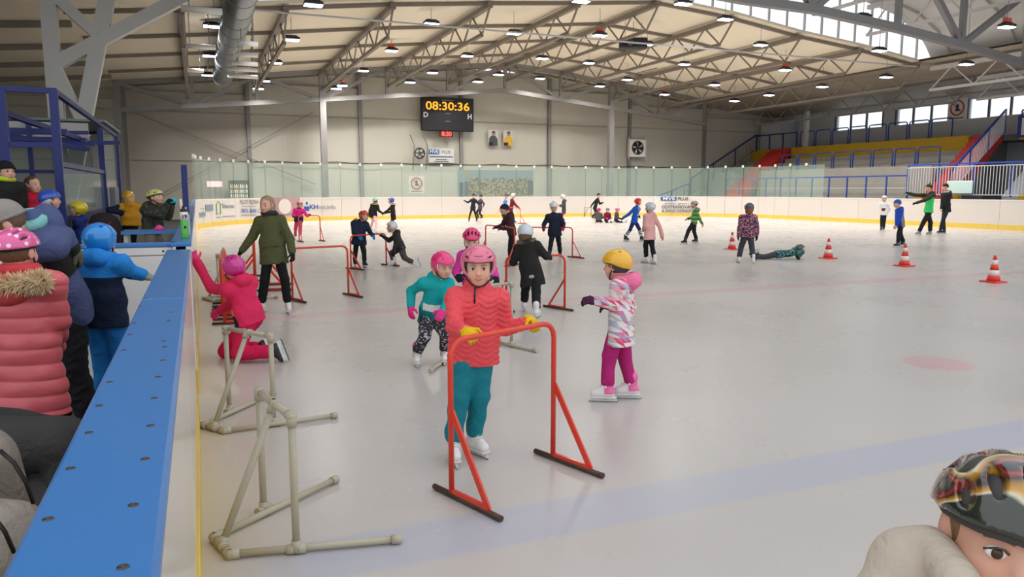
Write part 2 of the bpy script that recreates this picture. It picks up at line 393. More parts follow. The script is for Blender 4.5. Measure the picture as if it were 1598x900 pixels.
# longitudinal lattice trusses
BRT = {}
def truss(x, y0, y1, zt, depth_, label, m, group=None, n_=7, yb0=None, tube=False):
    r = thing('roof_truss', label, 'truss', (x, y0, zt), group=group); yb0 = y0 + .9 if yb0 is None else yb0
    L = y1 - y0
    obj('top_chord', MB().box(-.09, .09, 0, L, -.22, -.04), m, r)
    obj('bottom_chord', MB().box(-.06, .06, yb0 - y0, L, -depth_ - .06, -depth_ + .06), m, r)
    s = (L - (yb0 - y0)) / n_
    for i in range(n_):
        a = yb0 - y0 + i * s
        for q in (0, 1):
            key = (round(s, 3), depth_, q, m.name)
            if key not in BRT:
                t = MB().bar((0, 0, -depth_), (0, s / 2, -.15), .05) if q == 0 else MB().bar((0, s / 2, -.15), (0, s, -depth_), .05)
                BRT[key] = t.mesh('web_bar'); BRT[key].materials.append(m)
            obj('web_bar', BRT[key], None, r, (0, a, 0))
    obj('end_bar', MB().bar((0, 0, -.13), (0, yb0 - y0, -depth_), .06), m, r)
    return r
ordn = ['first', 'second', 'third', 'fourth', 'fifth', 'sixth', 'seventh', 'eighth', 'ninth', 'tenth', 'eleventh', 'twelfth']
for i, x in enumerate([-.1, 3.0, 6.5, 10, 13.5, 17, 20.6, 24.1, 27.6, 31.1]):
    truss(x, 26.0, 41.8, zroof(x) - .06, 1.0, 'long lattice truss under the cream ceiling, %s counted from the duct' % ordn[i], STEELD)
for i, x in enumerate([21.5, 24.6, 27.7]):
    truss(x, 13.5, 25.9, zarch(x) - .12, 1.3, 'pale truss under the raised corrugated roof, %s from the right edge' % ordn[2 - i], STEELL, n_=5)
for i, x in enumerate([31.8, 35.0]):
    truss(x, 12.0, 25.9, zroof(x) - .1, 1.1, 'pale truss over the spectator stand, %s the windows' % ('farther from' if i == 0 else 'nearer to'), STEELL, n_=6)
truss(35.0, 26.1, 41.8, zroof(35.0) - .1, 1.1, 'truss over the stand running to the dark far corner', STEEL, n_=7)
# ================================================================ duct, heater tubes, lamps
GALV = mat('galvanised_duct', (142, 148, 150), .35, .6, var=.12, vscale=1.5, bump=.1, bscale=6, stretch=(1, .3, 1))
d_ = thing('air_duct', 'round galvanised spiral ventilation duct hanging along the left of the ceiling', 'duct', (1.42, 12, 6.75))
obj('duct_shell', MB().tube([(0, 0, 0), (0, 26.5, 0)], .42, 28), GALV, d_)
for i in range(18): obj('duct_seam', MB().tube([(0, .8 + i * 1.5, 0), (0, .84 + i * 1.5, 0)], .435, 28), GALV, d_)
TUB = mat('white_tube', (235, 233, 228), .4)
tb = [(282, 13, 347, 22), (286, 71, 337, 75), (288, 109, 318, 112), (370, 67, 402, 58), (365, 84, 402, 76), (362, 98, 402, 90), (357, 107, 402, 100), (355, 118, 402, 109)]
Yt = [20.5, 27.0, 33.0, 24.5, 27.0, 29.5, 31.5, 33.5]
for i, (x0, y0, x1, y1) in enumerate(tb):
    a = plane(x0, y0, 1, Yt[i]); c = plane(x1, y1, 1, Yt[i]); c[2] = a[2]
    t = thing('ceiling_tube', 'white tube bracket on the %s side of the duct, %s from the camera' % (('left', ordn[i]) if i < 3 else ('right', ordn[i - 3])), 'tube', a, group='white tubes beside the duct')
    obj('tube', MB().tube([(0, 0, 0), tuple(c - a)], .08, 10), TUB, t)
    for q in (.2, .8):
        p = (c - a) * q; obj('hanger', MB().tube([tuple(p), tuple(p + np.array([0, 0, max(.15, zroof(a[0]) - a[2])]))], .012, 6), STEEL, t)
LEDM = mat('led_panel', (236, 244, 255), .3, emit=14.0)
REDB = mat('red_ballast', (206, 74, 52), .5)
rows = {'A': (.8, 7.0, [(330, 42), (327, 88), (324, 118)]), 'B': (3.4, 0, [(489, 9), (455, 63), (430, 99), (413, 127), (403, 139)]), 'C': (8.25, 0, [(673, 38), (611, 80), (567, 111), (534, 134), (525, 139)]), 'D': (11.75, 0, [(907, 3), (802, 53), (729, 88), (675, 114), (640, 129)]), 'E': (15.3, 0, [(1066, 7), (936, 56), (846, 92), (778, 117), (746, 128)]), 'F': (18.8, 0, [(1132, 31), (1010, 70), (919, 99), (843, 123)]), 'G': (22.3, 0, [(1347, 28), (1187, 71), (1068, 101), (979, 125), (936, 135)]), 'H': (25.7, 0, [(1571, 43), (1372, 80), (1225, 110), (1115, 133), (1037, 148)]), 'I': (29.3, 0, [(1508, 101), (1383, 121), (1283, 136), (1200, 149), (1146, 158)])}
reds = {(611, 80), (534, 134), (936, 56), (778, 117), (1571, 43), (1225, 110), (1037, 148)}
LM = {}
def lamp_mesh():
    LM['housing'] = MB().obox((0, 0, .07), ((1, 0, 0), (0, 1, 0), (0, 0, 1)), (.27, .17, .05), bev=.03).mesh('housing'); LM['housing'].materials.append(BLACK)
    LM['fin'] = MB().box(-.2, .2, -.1, .1, .12, .17, bev=.02).mesh('heat_sink'); LM['fin'].materials.append(DARKG)
    LM['panel'] = MB().obox((0, 0, 0.005), ((1, 0, 0), (0, 1, 0), (0, 0, 1)), (.118, .145, .014)).mesh('light_panel'); LM['panel'].materials.append(LEDM)
    LM['ballast'] = MB().box(-.12, .12, -.09, .09, .17, .31, bev=.02).mesh('ballast'); LM['ballast'].materials.append(REDB)
lamp_mesh()
ld = bpy.data.lights.new('lamp_glow', 'AREA'); ld.shape = 'RECTANGLE'; ld.size = .5; ld.size_y = .3; ld.energy = LAMP_W; ld.color = (1, .97, .93); ld.spread = math.radians(150)
for ri, (k, (X_, zz, pts)) in enumerate(rows.items()):
    rail = []
    for i, (px, py) in enumerate(pts):
        p = plane(px, py, 0, X_)
        if p[1] > 40.7: p = plane(px, py, 1, 40.7)
        rail.append(p)
        t = thing('floodlight', 'floodlight%s, %s from far wall, %s row right of duct' % (' with red box' if (px, py) in reds else '', ordn[len(pts) - 1 - i], ordn[ri - 1]) if ri else 'floodlight left of duct, %s from far wall' % ordn[len(pts) - 1 - i], 'lamp', p, group='ceiling floodlights')
        obj('housing', LM['housing'], None, t); obj('heat_sink', LM['fin'], None, t)
        for s in (-1, 1): obj('light_panel', LM['panel'], None, t, (.13 * s, 0, 0))
        if (px, py) in reds: obj('ballast', LM['ballast'], None, t)
        zt = (zarch(X_) if p[1] < 26 and 2 < X_ < 31.9 else zroof(X_))
        obj('hanger', MB().tube([(0, 0, .16), (0, 0, max(.3, zt - p[2]))], .01, 6), STEEL, t)
        l = bpy.data.objects.new('lamp_glow', ld); COL.objects.link(l); l.parent = t; l.location = (0, 0, -.03)
    a, c = rail[0], rail[-1]
    if k != 'F': tag(obj('lamp_rail', MB().bar((0, -6, .2), (0, 43.8 - c[1], .2), .045), STEEL, None, tuple(c)), 'thin straight rail carrying the %s' % ('lamps left of the duct' if not ri else '%s lamp row right of the duct' % ordn[ri - 1]), 'rail', 'lamp rails')
    if k != 'F':
        o = bpy.data.objects['lamp_rail' if ri == 0 else 'lamp_rail'] if 0 else None
# beam of hanging speaker and its box
sp = thing('ceiling_speaker', 'black box speaker cluster hanging below the cream ceiling', 'speaker', plane(988, 68, 0, 17.6))
obj('speaker_case', MB().obox((0, 0, 0), ((.9, -.4, 0), (.4, .9, 0), (0, 0, 1)), (.6, .25, .22), bev=.05), BLACK, sp)
for s in (-.4, 0, .4): obj('hanger', MB().tube([(s, 0, .2), (s, 0, .9)], .012, 6), STEEL, sp)
for s in (-.3, .3): obj('horn', MB().lathe((s, -.25, 0), [(.15, 0), (.12, .06), (.03, .08)], 14, axis=(-.1, -1, 0)), DARKG, sp)
# ================================================================ dasher boards and glass
BW = mat('board_white', (226, 220, 214), .22, var=.03, vscale=1.2, coat=.3)
BWF = mat('board_white_far', (214, 206, 199), .35, var=.04, vscale=.8)
YK = mat('yellow_kick', (226, 194, 84), .4, var=.08, vscale=2)
CAPB = mat('blue_cap_plastic', (62, 122, 186), .3, var=.05, vscale=3, bump=.08, bscale=120)
SCREW = mat('screw_steel', (96, 84, 76), .4, .8)
def near_boards(y0, y1, label):
    r = thing('rink_board', label, 'board', (0, y0, 0)); L = y1 - y0; N = max(1, round(L / 2.44))
    for i in range(N):
        a, c = L * i / N, L * (i + 1) / N
        obj('board_panel', MB().box(-.03, 0, a + .003, c - .003, .2, 1.168, bev=.004), BW, r)
        obj('kick_plate', MB().box(-.03, .012, a + .003, c - .003, 0, .2, bev=.004), YK, r)
        obj('cap_rail', MB().box(-.14, .012, a + .001, c - .001, 1.168, 1.2, bev=.007), CAPB, r)
        obj('back_panel', MB().box(-.12, -.1, a + .003, c - .003, .0, 1.168), BWF, r)
    return r
nb = near_boards(-2.0, 5.58, 'near white rink board with wide blue screwed cap rail, left foreground')
for i, (px, py) in enumerate([(192, 885), (110, 731), (75, 810), (208, 788), (227, 716), (155, 633), (139, 675), (171, 596), (193, 546), (235, 664), (241, 621), (247, 588), (254, 562), (257, 541), (256, 532), (203, 522), (210, 504), (219, 478), (263, 500), (267, 487), (228, 465)]):
    p = ground(px, py, 1.2)
    obj('screw', MB().lathe(tuple(p - np.array([0, -2.0, 0]) - np.array([0, 0, .001])), [(.0065, 0), (.0065, .002), (.003, .0025), (.002, .0008)], 10), SCREW, nb)
nb2 = near_boards(6.3, 32.7, 'white rink board with blue cap rail beyond the open gate')
dr = thing('rink_gate', 'open white gate leaf with blue top strip and two bolts', 'gate', (-.1, 6.38, 0))
obj('gate_panel', MB().box(-1.9, 0, -.03, .03, .12, 1.1, bev=.005), BW, dr); obj('gate_panel', MB().box(-1.9, 0, -.035, .035, 1.105, 1.165, bev=.005), BW, dr)
obj('top_strip', MB().box(-1.9, 0, -.04, .05, 1.168, 1.2, bev=.005), CAPB, dr)
for x in (-.09, -.42): obj('bolt', MB().lathe((x, -.034, 1.135), [(.008, 0), (.008, .004)], 10, axis=(0, -1, 0)), BLACK, dr)
for z in (.3, .9): obj('hinge', MB().box(-.02, .06, -.05, -.02, z, z + .12), STEEL, dr)
po = thing('glass_post', 'upright blue post standing on the cap rail beside the bottle', 'post', plane(294, 450, 0, -.07) * 0 + np.array([-.07, 10.8, 1.2]))
obj('post', MB().box(-.035, .035, -.03, .03, 0, .72, bev=.006), NAVY, po); obj('foot_plate', MB().box(-.06, .06, -.06, .06, 0, .012), NAVY, po)
# far boards round the corner, the end and the far side
OUT = outline(0.0, -10)[1:]
def seglist():
    S = []
    for a, c in zip(OUT[:-1], OUT[1:]):
        a = np.array(a); c = np.array(c); L = np.linalg.norm(c - a); N = max(1, round(L / 2.44)) if L > 2 else 1
        for i in range(N): S.append((a + (c - a) * i / N, a + (c - a) * (i + 1) / N))
    return S
SEG = seglist()
fb = thing('rink_board', 'long white rink board with yellow kick strip round the far end', 'board', (0, 32.7, 0))
o_ = np.array([0, 32.7])
def wallstrip(a, c, z0, z1, t, off=0.0, gap=.006):
    a, c = np.array(a) - o_, np.array(c) - o_; d = (c - a) / np.linalg.norm(c - a); nn = np.array([-d[1], d[0]])
    a = a + d * gap + nn * off; c = c - d * gap + nn * off
    return MB().prism([(*a, z0), (*c, z0), (*c, z1), (*a, z1)], (nn[0] * t, nn[1] * t, 0))
for a, c in SEG:
    obj('board_panel', wallstrip(a, c, .2, 1.16, .08), BWF, fb); obj('kick_plate', wallstrip(a, c, 0, .2, .1, -.015), YK, fb)
    obj('top_rail', wallstrip(a, c, 1.16, 1.2, .12, -.01, 0), WHITE, fb)
GLS = mat('board_glass', (176, 204, 192), .08, alpha=.16)
gl = thing('rink_glass', 'greenish glass panes standing on the far rink boards', 'glass', (0, 32.7, 0))
for a, c in SEG:
    if a[0] > 29.9 and a[1] < 32: continue
    L = np.linalg.norm(c - a); N = 1 if L < 1.5 else 2
    for i in range(N):
        p, q = a + (c - a) * i / N, a + (c - a) * (i + 1) / N
        obj('glass_pane', wallstrip(p, q, 1.2, 2.9, .012, .05, .012), GLS, gl)
        m_ = (p - o_); obj('glass_clip', MB().box(m_[0] - .05, m_[0] + .05, m_[1] - .0, m_[1] + .08, 2.86, 3.0, bev=.01), WHITE, gl)
        if i == 0: obj('glass_joint', MB().box(m_[0] - .006, m_[0] + .006, m_[1] + .03, m_[1] + .06, 1.2, 2.86), mat('glass_seam', (120, 140, 134), .4), gl)
def hit(px, py, off=-.012):                    # where the view meets the far boards
    d = ray(px, py); best = None
    for a, c in SEG:
        e = c - a; A = np.array([[d[0], -e[0]], [d[1], -e[1]]])
        if abs(np.linalg.det(A)) < 1e-9: continue
        t, s = np.linalg.solve(A, a - CAM[:2])
        if t > 0 and -.001 <= s <= 1.001 and (best is None or t < best[0]): best = (t, e / np.linalg.norm(e))
    t, e = best; nn = np.array([-e[1], e[0]]); P = CAM + t * d; P[:2] += nn * off
    return P, np.array([e[0], e[1], 0])
def btext(s, x0, x1, y, h, m, bold=0.0, dx=0):   # lettering between two pixel columns, h pixels tall
    P0, t0 = hit(x0, y); P1, t1 = hit(x1, y); Pm, tm = hit((x0 + x1) / 2, y); W = np.linalg.norm(P1 - P0)
    sz = h * depth(Pm) / FOC / .72; tx = (P1 - P0) / W; nn = np.array([tx[1], -tx[0], 0])
    o = text(s, sz, m, None, (0, 0, 0), tx, bold); wd = o.dimensions[0] or 1
    xs = [v.co.x for v in o.data.vertices]; wd = max(xs) - min(xs)
    for v in o.data.vertices: v.co.x *= W / wd
    Pc = (P0 + P1) / 2; Pc = Pc + nn * (abs((Pm - Pc) @ nn) + .01)
    mw = o.matrix_world.copy(); mw.translation = Vector(Pc - np.array([0, 32.7, 0])); o.matrix_world = mw; o.parent = fb; return o
def bpatch(x0, x1, y0, y1, m, name='printed_patch', off=.014):
    P0, _ = hit(x0, (y0 + y1) / 2); P1, _ = hit(x1, (y0 + y1) / 2); za, _ = hit((x0 + x1) / 2, y0); zb, _ = hit((x0 + x1) / 2, y1)
    tx = (P1 - P0) / np.linalg.norm(P1 - P0); nn = np.array([tx[1], -tx[0], 0]) * off; r_ = np.array([0, 32.7, 0])
    q = [np.array([*(P0 + nn)[:2], zb[2]]), np.array([*(P1 + nn)[:2], zb[2]]), np.array([*(P1 + nn)[:2], za[2]]), np.array([*(P0 + nn)[:2], za[2]])]
    return obj(name, MB().prism([p - r_ for p in q], -nn / off * .004), m, fb)
GREY_P = mat('grey_print', (128, 134, 140), .5); GRN_P = mat('green_print', (110, 160, 90), .5)
btext('KH', 483, 496, 323, 7, INKB, .02); btext('net.info', 497, 523, 323.3, 7, GREY_P)
bpatch(474, 482, 322, 329, INKB, off=.02); bpatch(477, 480, 315, 319, INKB, off=.02)
btext('Stavex', 346, 365, 321.5, 6.5, GREY_P, .01)
for q in ((337, 338.2, 319, 334), (343, 344.2, 319, 334), (337, 344, 333, 334.2)): bpatch(*q, GRN_P)
for s_ in (-1, 1):
    a_ = hit(340.5, 314)[0]; c_ = hit(340.5 + s_ * 4, 319.5)[0]; obj('printed_patch', MB().bar(a_ - np.array([0, 32.7, 0]), c_ - np.array([0, 32.7, 0]), .03, .02), GRN_P, fb)
for q in ((320, 332, 319, 329), (311, 320, 331, 338)): bpatch(*q, mat('slate_print', (120, 138, 150), .5, var=.3, vscale=3))
for q in ((337, 345, 338.3, 339.3), (347, 367, 336.7, 337.7), (377, 400, 321.3, 322.1), (376, 400, 335, 336), (312, 318, 324.7, 325.6)): bpatch(*q, GREY_P)
btext('PLOTY-PLETIVA', 374, 402, 315.5, 6.2, INK, .0); btext('VRATA - BR\u00c1NY - Z', 375, 404, 329.3, 6.2, INKB, .02)
bpatch(424, 468, 308, 336, mat('banner_photo', (170, 134, 136), .5, var=.45, vscale=2.2))
pa, _ = hit(424, 322); pb_, _ = hit(468, 322); pt = (pb_ - pa) / np.linalg.norm(pb_ - pa); pn_ = np.array([pt[1], -pt[0], 0]); pc = hit(443, 322)[0]; pm = (pa + pb_) / 2; pc = pa + pt * ((pc - pa) @ pt)
obj('printed_disc', MB().lathe(pc + pn_ * .018 - np.array([0, 32.7, 0]), [(.38, 0), (.38, .012)], 28, axis=pn_), BWF, fb)
bpatch(1031, 1056, 307, 313, INKB); btext('MVE', 1034, 1053, 310, 4.6, WHITE, .008).location += Vector((0, -.03, 0)); btext('PLUS', 1058, 1074, 310.4, 4.8, INK, .02); btext('s.r.o.', 1076, 1082, 312, 2, GREY_P)
btext('ODSTRA\u0147OV\u00c1N\u00cd', 1033, 1083, 323, 4.6, INK, .02); btext('A SVOZ ODPAD\u016e', 1033, 1082, 329.3, 4.2, INK, .02)
bpatch(1037, 1054, 317.3, 318, GREY_P); bpatch(1058, 1072, 317.3, 318, GREY_P)
# ================================================================ things on the far end wall
def sgn(name, label, cat, x0, x1, z0, z1, m, y=44.2, t=.03):
    r = thing(name, label, cat, ((x0 + x1) / 2, y, z0)); w_ = (x1 - x0) / 2
    obj('panel', MB().box(-w_, w_, 0, t, 0, z1 - z0, bev=.006), m, r); return r
sb = thing('scoreboard', 'large black electronic scoreboard showing 08:30:36 on the end wall', 'scoreboard', (14.03, 43.7, 5.05))
BKM = mat('scoreboard_black', (20, 18, 22), .35)
obj('case', MB().box(-1.62, 1.62, 0, .22, 0, 1.95, bev=.03), BKM, sb)
AMB = mat('amber_led', (255, 160, 30), .5, emit=1.5); REDL = mat('red_led', (255, 60, 50), .5, emit=3.5); AMBC = mat('letter_white', (220, 220, 222), .5)
def ftext(s, x, z, sz, m, par, y=-.01, bold=0.0, xs=1.0): return text(s, sz, m, par, (x, y, z), (1, 0, 0), bold, xscale=xs)
ftext('08:30:36', 0, 1.42, .66, AMB, sb, bold=.012, xs=1.2); ftext('D', -1.36, .9, .4, AMBC, sb, bold=.03); ftext('H', 1.36, .87, .4, AMBC, sb, bold=.03)
for x, z, w_ in ((0, 1.78, .35), (0, 1.02, .16), (0, .57, .16)): obj('small_print', MB().box(x - w_, x + w_, -.008, 0, z - .02, z + .02), GREY_P, sb)
for x in (-1, 1): obj('bracket', MB().box(x - .05, x + .05, .22, .5, .3, 1.7), STEEL, sb)
ck = thing('wall_clock', 'small red digital clock reading 8:30 hanging below the scoreboard', 'clock', (13.95, 43.75, 4.72))
obj('case', MB().box(-.42, .42, 0, .12, 0, .32, bev=.02), mat('dark_red_case', (70, 14, 16), .4), ck); ftext('8:30', 0, .16, .36, REDL, ck, bold=.02)
def fan(x, z, r_, boxed, label):
    t = thing('wall_fan', label, 'fan', (x, 43.9, z))
    if boxed: 
        obj('housing', MB().box(-.62, .62, .02, .3, -.6, .55, bev=.02), WHITE, t); obj('opening', MB().lathe((0, .015, 0), [(r_, 0), (r_, .01)], 28, axis=(0, -1, 0)), BLACK, t)
    obj('guard_ring', MB().tube([(r_ * math.cos(a), 0, r_ * math.sin(a)) for a in np.linspace(0, 2 * math.pi, 28, False)], .035, 8, closed=True), BLACK, t)
    obj('hub', MB().lathe((0, -.03, 0), [(.1, 0), (.1, .08)], 14, axis=(0, 1, 0)), DARKG, t)
    for i in range(5):
        a = i * 1.257 + .4; ca, sa = math.cos(a), math.sin(a)
        obj('blade', MB().prism([(.08 * ca, 0, .08 * sa), (r_ * .9 * math.cos(a - .25), .02, r_ * .9 * math.sin(a - .25)), (r_ * .92 * math.cos(a + .25), -.04, r_ * .92 * math.sin(a + .25))], (0, .01, 0)), STEELL if boxed else DARKG, t)
    return t
f1 = fan(12.33, 3.73, .3, False, 'round black wall fan between two dark brackets under the scoreboard')
for x in (-.42, .38):
    obj('bracket', MB().tube([(x - .14, 0, 1.05), (x + .1, 0, .45), (x + .04, 0, -.4), (x - .02, 0, -.95)], .035, 6), STEELD, f1)
    obj('cross_bar', MB().bar((x * .9, .1, 0), (x * .3, .1, 0), .05), STEELD, f1)
fan(27.25, 4.36, .42, True, 'black fan in a white square housing on the end wall')
bxf = bpy.data.objects['wall_fan.001']
for x in (-.65, .65): obj('side_rail', MB().box(x - .03, x + .03, 0, .1, -.75, .7), STEELL, bxf)
s_ = sgn('wall_sign', 'white MVE PLUS sign right of the black fan on the end wall', 'sign', 12.95, 14.55, 3.2, 4.05, mat('sign_grey_white', (202, 204, 200), .5))
obj('blue_field', MB().box(-.78, -.13, -.012, 0, .5, .8), INKB, s_); ftext('MVE', -.45, .65, .3, WHITE, s_, -.016, .006); ftext('PLUS', .3, .64, .26, GREY_P, s_, bold=.01)
for z, w_ in ((.36, .72), (.2, .35), (.08, .45)): obj('print_line', MB().box(-w_, w_, -.008, 0, z - .025, z + .025), INK, s_)
def player(x0, x1, jersey, label):
    t = thing('wall_poster', label, 'poster', ((x0 + x1) / 2, 44.17, 4.3)); w_ = (x1 - x0) / 2
    obj('sheet', MB().box(-w_, w_, 0, .02, 0, .95), mat('poster_ground', (186, 184, 176), .5), t)
    obj('print_figure', MB().prism([(-w_ * .9, -.006, 0), (w_ * .9, -.006, 0), (w_ * .8, -.006, .42), (w_ * .35, -.006, .6), (-w_ * .35, -.006, .6), (-w_ * .8, -.006, .45)], (0, .006, 0)), jersey, t)
    obj('print_head', MB().lathe((0.02, -.008, .72), [(.12, 0), (.12, .006)], 14, axis=(0, -1, 0)), mat('poster_skin', (150, 116, 96), .5), t)
    obj('print_hair', MB().prism([(-.1, -.016, .76), (.14, -.016, .76), (.1, -.016, .87), (-.06, -.016, .87)], (0, .004, 0)), mat('poster_hair', (60, 46, 38), .5), t)
    obj('print_caption', MB().box(-w_ * .9, -w_ * .05, -.014, -.006, .02, .2), BLACK, t); return t
player(16.75, 17.42, mat('poster_dark_jersey', (66, 66, 72), .5, var=.5, vscale=6), 'small wall poster of a player in a dark jersey')
player(17.75, 18.42, mat('poster_gold_jersey', (206, 160, 50), .5, var=.25, vscale=6), 'small wall poster of a player in a yellow jersey')
# no-skates signs
RSG = mat('sign_red', (186, 60, 60), .5)
def noskate(label, loc, ax, s, y_off=-.01):
    ax = np.asarray(ax, float); nn = np.array([ax[1], -ax[0], 0]); up = np.array([0, 0, 1.])
    t = thing('warning_sign', label, 'sign', loc); B = MB().obox((0, 0, 0), (ax, nn, up), (s * .62, .015, s * .66)); obj('panel', B, mat('sign_white', (214, 212, 208), .5), t)
    R = s * .42; c = nn * .02 + up * s * .1
    obj('ring', MB().tube([c + ax * R * math.cos(a) + up * R * math.sin(a) for a in np.linspace(0, 2 * math.pi, 28, False)], s * .045, 6, closed=True), RSG, t)
    obj('slash', MB().bar(c + (-ax + up) * R * .7, c + (ax - up) * R * .7, s * .08, .01), RSG, t)
    obj('pictogram', MB().obox(c + up * s * .05, (ax, nn, up), (s * .09, .004, s * .16)).obox(c - up * s * .14 + ax * s * .04, (ax, nn, up), (s * .16, .004, s * .05)), INK, t)
    obj('print_line', MB().obox(nn * .017 - up * s * .5, (ax, nn, up), (s * .45, .002, s * .03)), INK, t)
noskate('white prohibition sign behind the end glass left of the team photo', plane(650, 288, 1, 41.0), (1, 0, 0), .72)
noskate('white prohibition sign between windows above the stand', plane(1494, 171, 0, 38.9), (0, -1, 0), .92)
# team photo banner
tm = thing('team_photo_banner', 'wide banner with a team group photo behind the end glass', 'banner', (16.05, 40.98, 1.22))
obj('sheet', MB().box(-2.35, 2.3, 0, .02, 0, 1.5), mat('banner_blue_grey', (126, 140, 148), .5, var=.15, vscale=.8), tm)
mm_, nt, b = nodes_mat('crowd_print', .5); n = NX(nt); vec, x, y, z = n.coords(); vo = nt.nodes.new('ShaderNodeTexVoronoi'); vo.inputs['Scale'].default_value = 9
nt.links.new(vec, vo.inputs['Vector']); rp = nt.nodes.new('ShaderNodeValToRGB'); nt.links.new(vo.outputs['Distance'], rp.inputs[0]); e_ = rp.color_ramp.elements
e_[0].color = lin((196, 172, 134)); e_[1].color = lin((70, 62, 52)); e_[1].position = .75; nt.links.new(rp.outputs[0], b.inputs['Base Color'])
pr = [(-1.7, -.006, .0)] + [(2.2, -.006, 0)] + [(2.2 - i * .26, -.006, .95 + .12 * (i % 2) + .05 * math.sin(i)) for i in range(16)]
obj('print_crowd', MB().prism(pr, (0, .006, 0)), mm_, tm)
obj('print_figure', MB().box(-2.25, -2.02, -.006, 0, .0, .8).box(-1.95, -1.72, -.006, 0, 0, .85).box(1.95, 2.3, -.012, -.006, .1, .9), mat('print_dark_suit', (56, 62, 74), .5), tm)
obj('print_crest', MB().lathe((-1.85, -.008, 1.3), [(.17, 0), (.17, .006)], 16, axis=(0, -1, 0)), mat('print_gold', (150, 136, 90), .5), tm)
# lit kiosk pieces behind the left glass
kk = sgn('light_box', 'small glowing red and white light box behind the left corner glass', 'sign', *(plane(323, 290, 1, 43.5)[0], plane(347, 290, 1, 43.5)[0]), 1.75, 2.05, mat('light_box', (240, 200, 198), .5, emit=1.0), 43.5)
obj('stand_post', MB().box(-.04, .04, 0.03, .08, -1.77, .1), STEEL, kk)
kb = thing('drink_cabinet', 'lit display cabinet with rows of bottles behind the corner glass', 'cabinet', (plane(373, 300, 1, 43.5)[0], 43.5, 0))
obj('case', MB().box(-.5, .5, 0, .5, 0, 2.1), DARKG, kb)
for i in range(3):
    for k in range(9): obj('bottle', MB().lathe((-.4 + k * .1, -.06, 1.2 + i * .25), [(.03, 0), (.03, .12), (.012, .17), (.012, .2)], 8), mat('lit_bottle_%d' % (k % 3), [(230, 224, 200), (200, 150, 90), (240, 236, 226)][k % 3], .4, emit=.5), kb)
    obj('shelf', MB().box(-.48, .48, -.1, 0, 1.18 + i * .25, 1.2 + i * .25), STEELL, kb)
# cable along the glass top, hose
cb = obj('wall_cable', MB().tube([(x, 44.1, 3.12 + .05 * math.sin(x * 1.9)) for x in np.linspace(3, 30, 60)], .02, 6), BLACK); tag(cb, 'thin black cable sagging along the end wall above the glass', 'cable')
br2 = obj('tension_rod', MB().bar((-2.6, 44.1, 5.5), (6.3, 44.1, 1.9), .04), STEELD); tag(br2, 'thin diagonal tension rod falling right across the end wall', 'rod')
br2 = obj('tension_rod', MB().bar((6.3, 44.15, 5.9), (-2.0, 44.15, 1.2), .035), STEELD); tag(br2, 'thin diagonal tension rod rising right to the girder column', 'rod')
# ================================================================ spectator stand
st = thing('spectator_stand', 'grey concrete spectator stand with steps behind the right boards', 'stand', (31.5, 26.4, 0))
def sbx(name, x0, x1, y0, y1, z0, z1, m, bev=.01): return obj(name, MB().box(x0 - 31.5, x1 - 31.5, y0 - 26.4, y1 - 26.4, z0, z1, bev=bev), m, st)
sbx('front_wall', 32.9, 33.1, 26.4, 38.6, 0, 2.78, CONC); sbx('front_wall', 32.9, 33.1, 41.2, 44.3, 0, 2.78, CONC); sbx('base_slab', 30.6, 32.9, 6, 44.3, 0, 1.1, CONCD)
for x0, x1, z in ((33.1, 34.4, 2.6), (34.4, 35.2, 2.95), (35.2, 36, 3.3), (36, 36.9, 3.6)): sbx('tier', x0, x1, 26.6, 38.9 + (x0 - 33) * .31, 0, z, CONC); sbx('tier', x0, x1, 41.1 + (x0 - 33) * .31, 44.3, 0, z, CONC)
for z, x in ((1.55, 32.6), (1.95, 32.75)): sbx('seat_step', x, 32.9, 26.4, 38.4, 1.1, z, CONC)
sbx('parapet', 36.9, 37.1, 27.6, 40.3, 3.4, 4.38, YELC); sbx('parapet', 36.9, 37.1, 42.3, 44.3, 3.4, 4.38, YELC)
sbx('walkway_slab', 37.1, 38.95, 6, 44.3, 4.0, 4.3, CONCD); sbx('parapet', 36.95, 37.1, 6, 25, 4.0, 4.38, YELC)
sbx('back_wall', 37.1, 38.9, 26.9, 44.3, 0, 4.0, CONCD)
def steps(y0, y1, dy, label):
    r = thing('red_stair', label, 'stairs', (31.5, y0, 1.1)); N = 15
    for i in range(N):
        x = 5.5 * i / N; z = 3.25 * (i + 1) / N; s = dy * i / N
        obj('step', MB().box(x, 5.5 * (i + 1) / N + .02, s, y1 - y0 + s, max(-.1, z - .5), z, bev=.008), REDC, r)
    return r
steps(38.7, 40.5, 1.7, 'red painted stair up the far left part of the stand')
rs_ = steps(24.4, 25.7, 1.6, 'red painted stair climbing the right part of the stand')
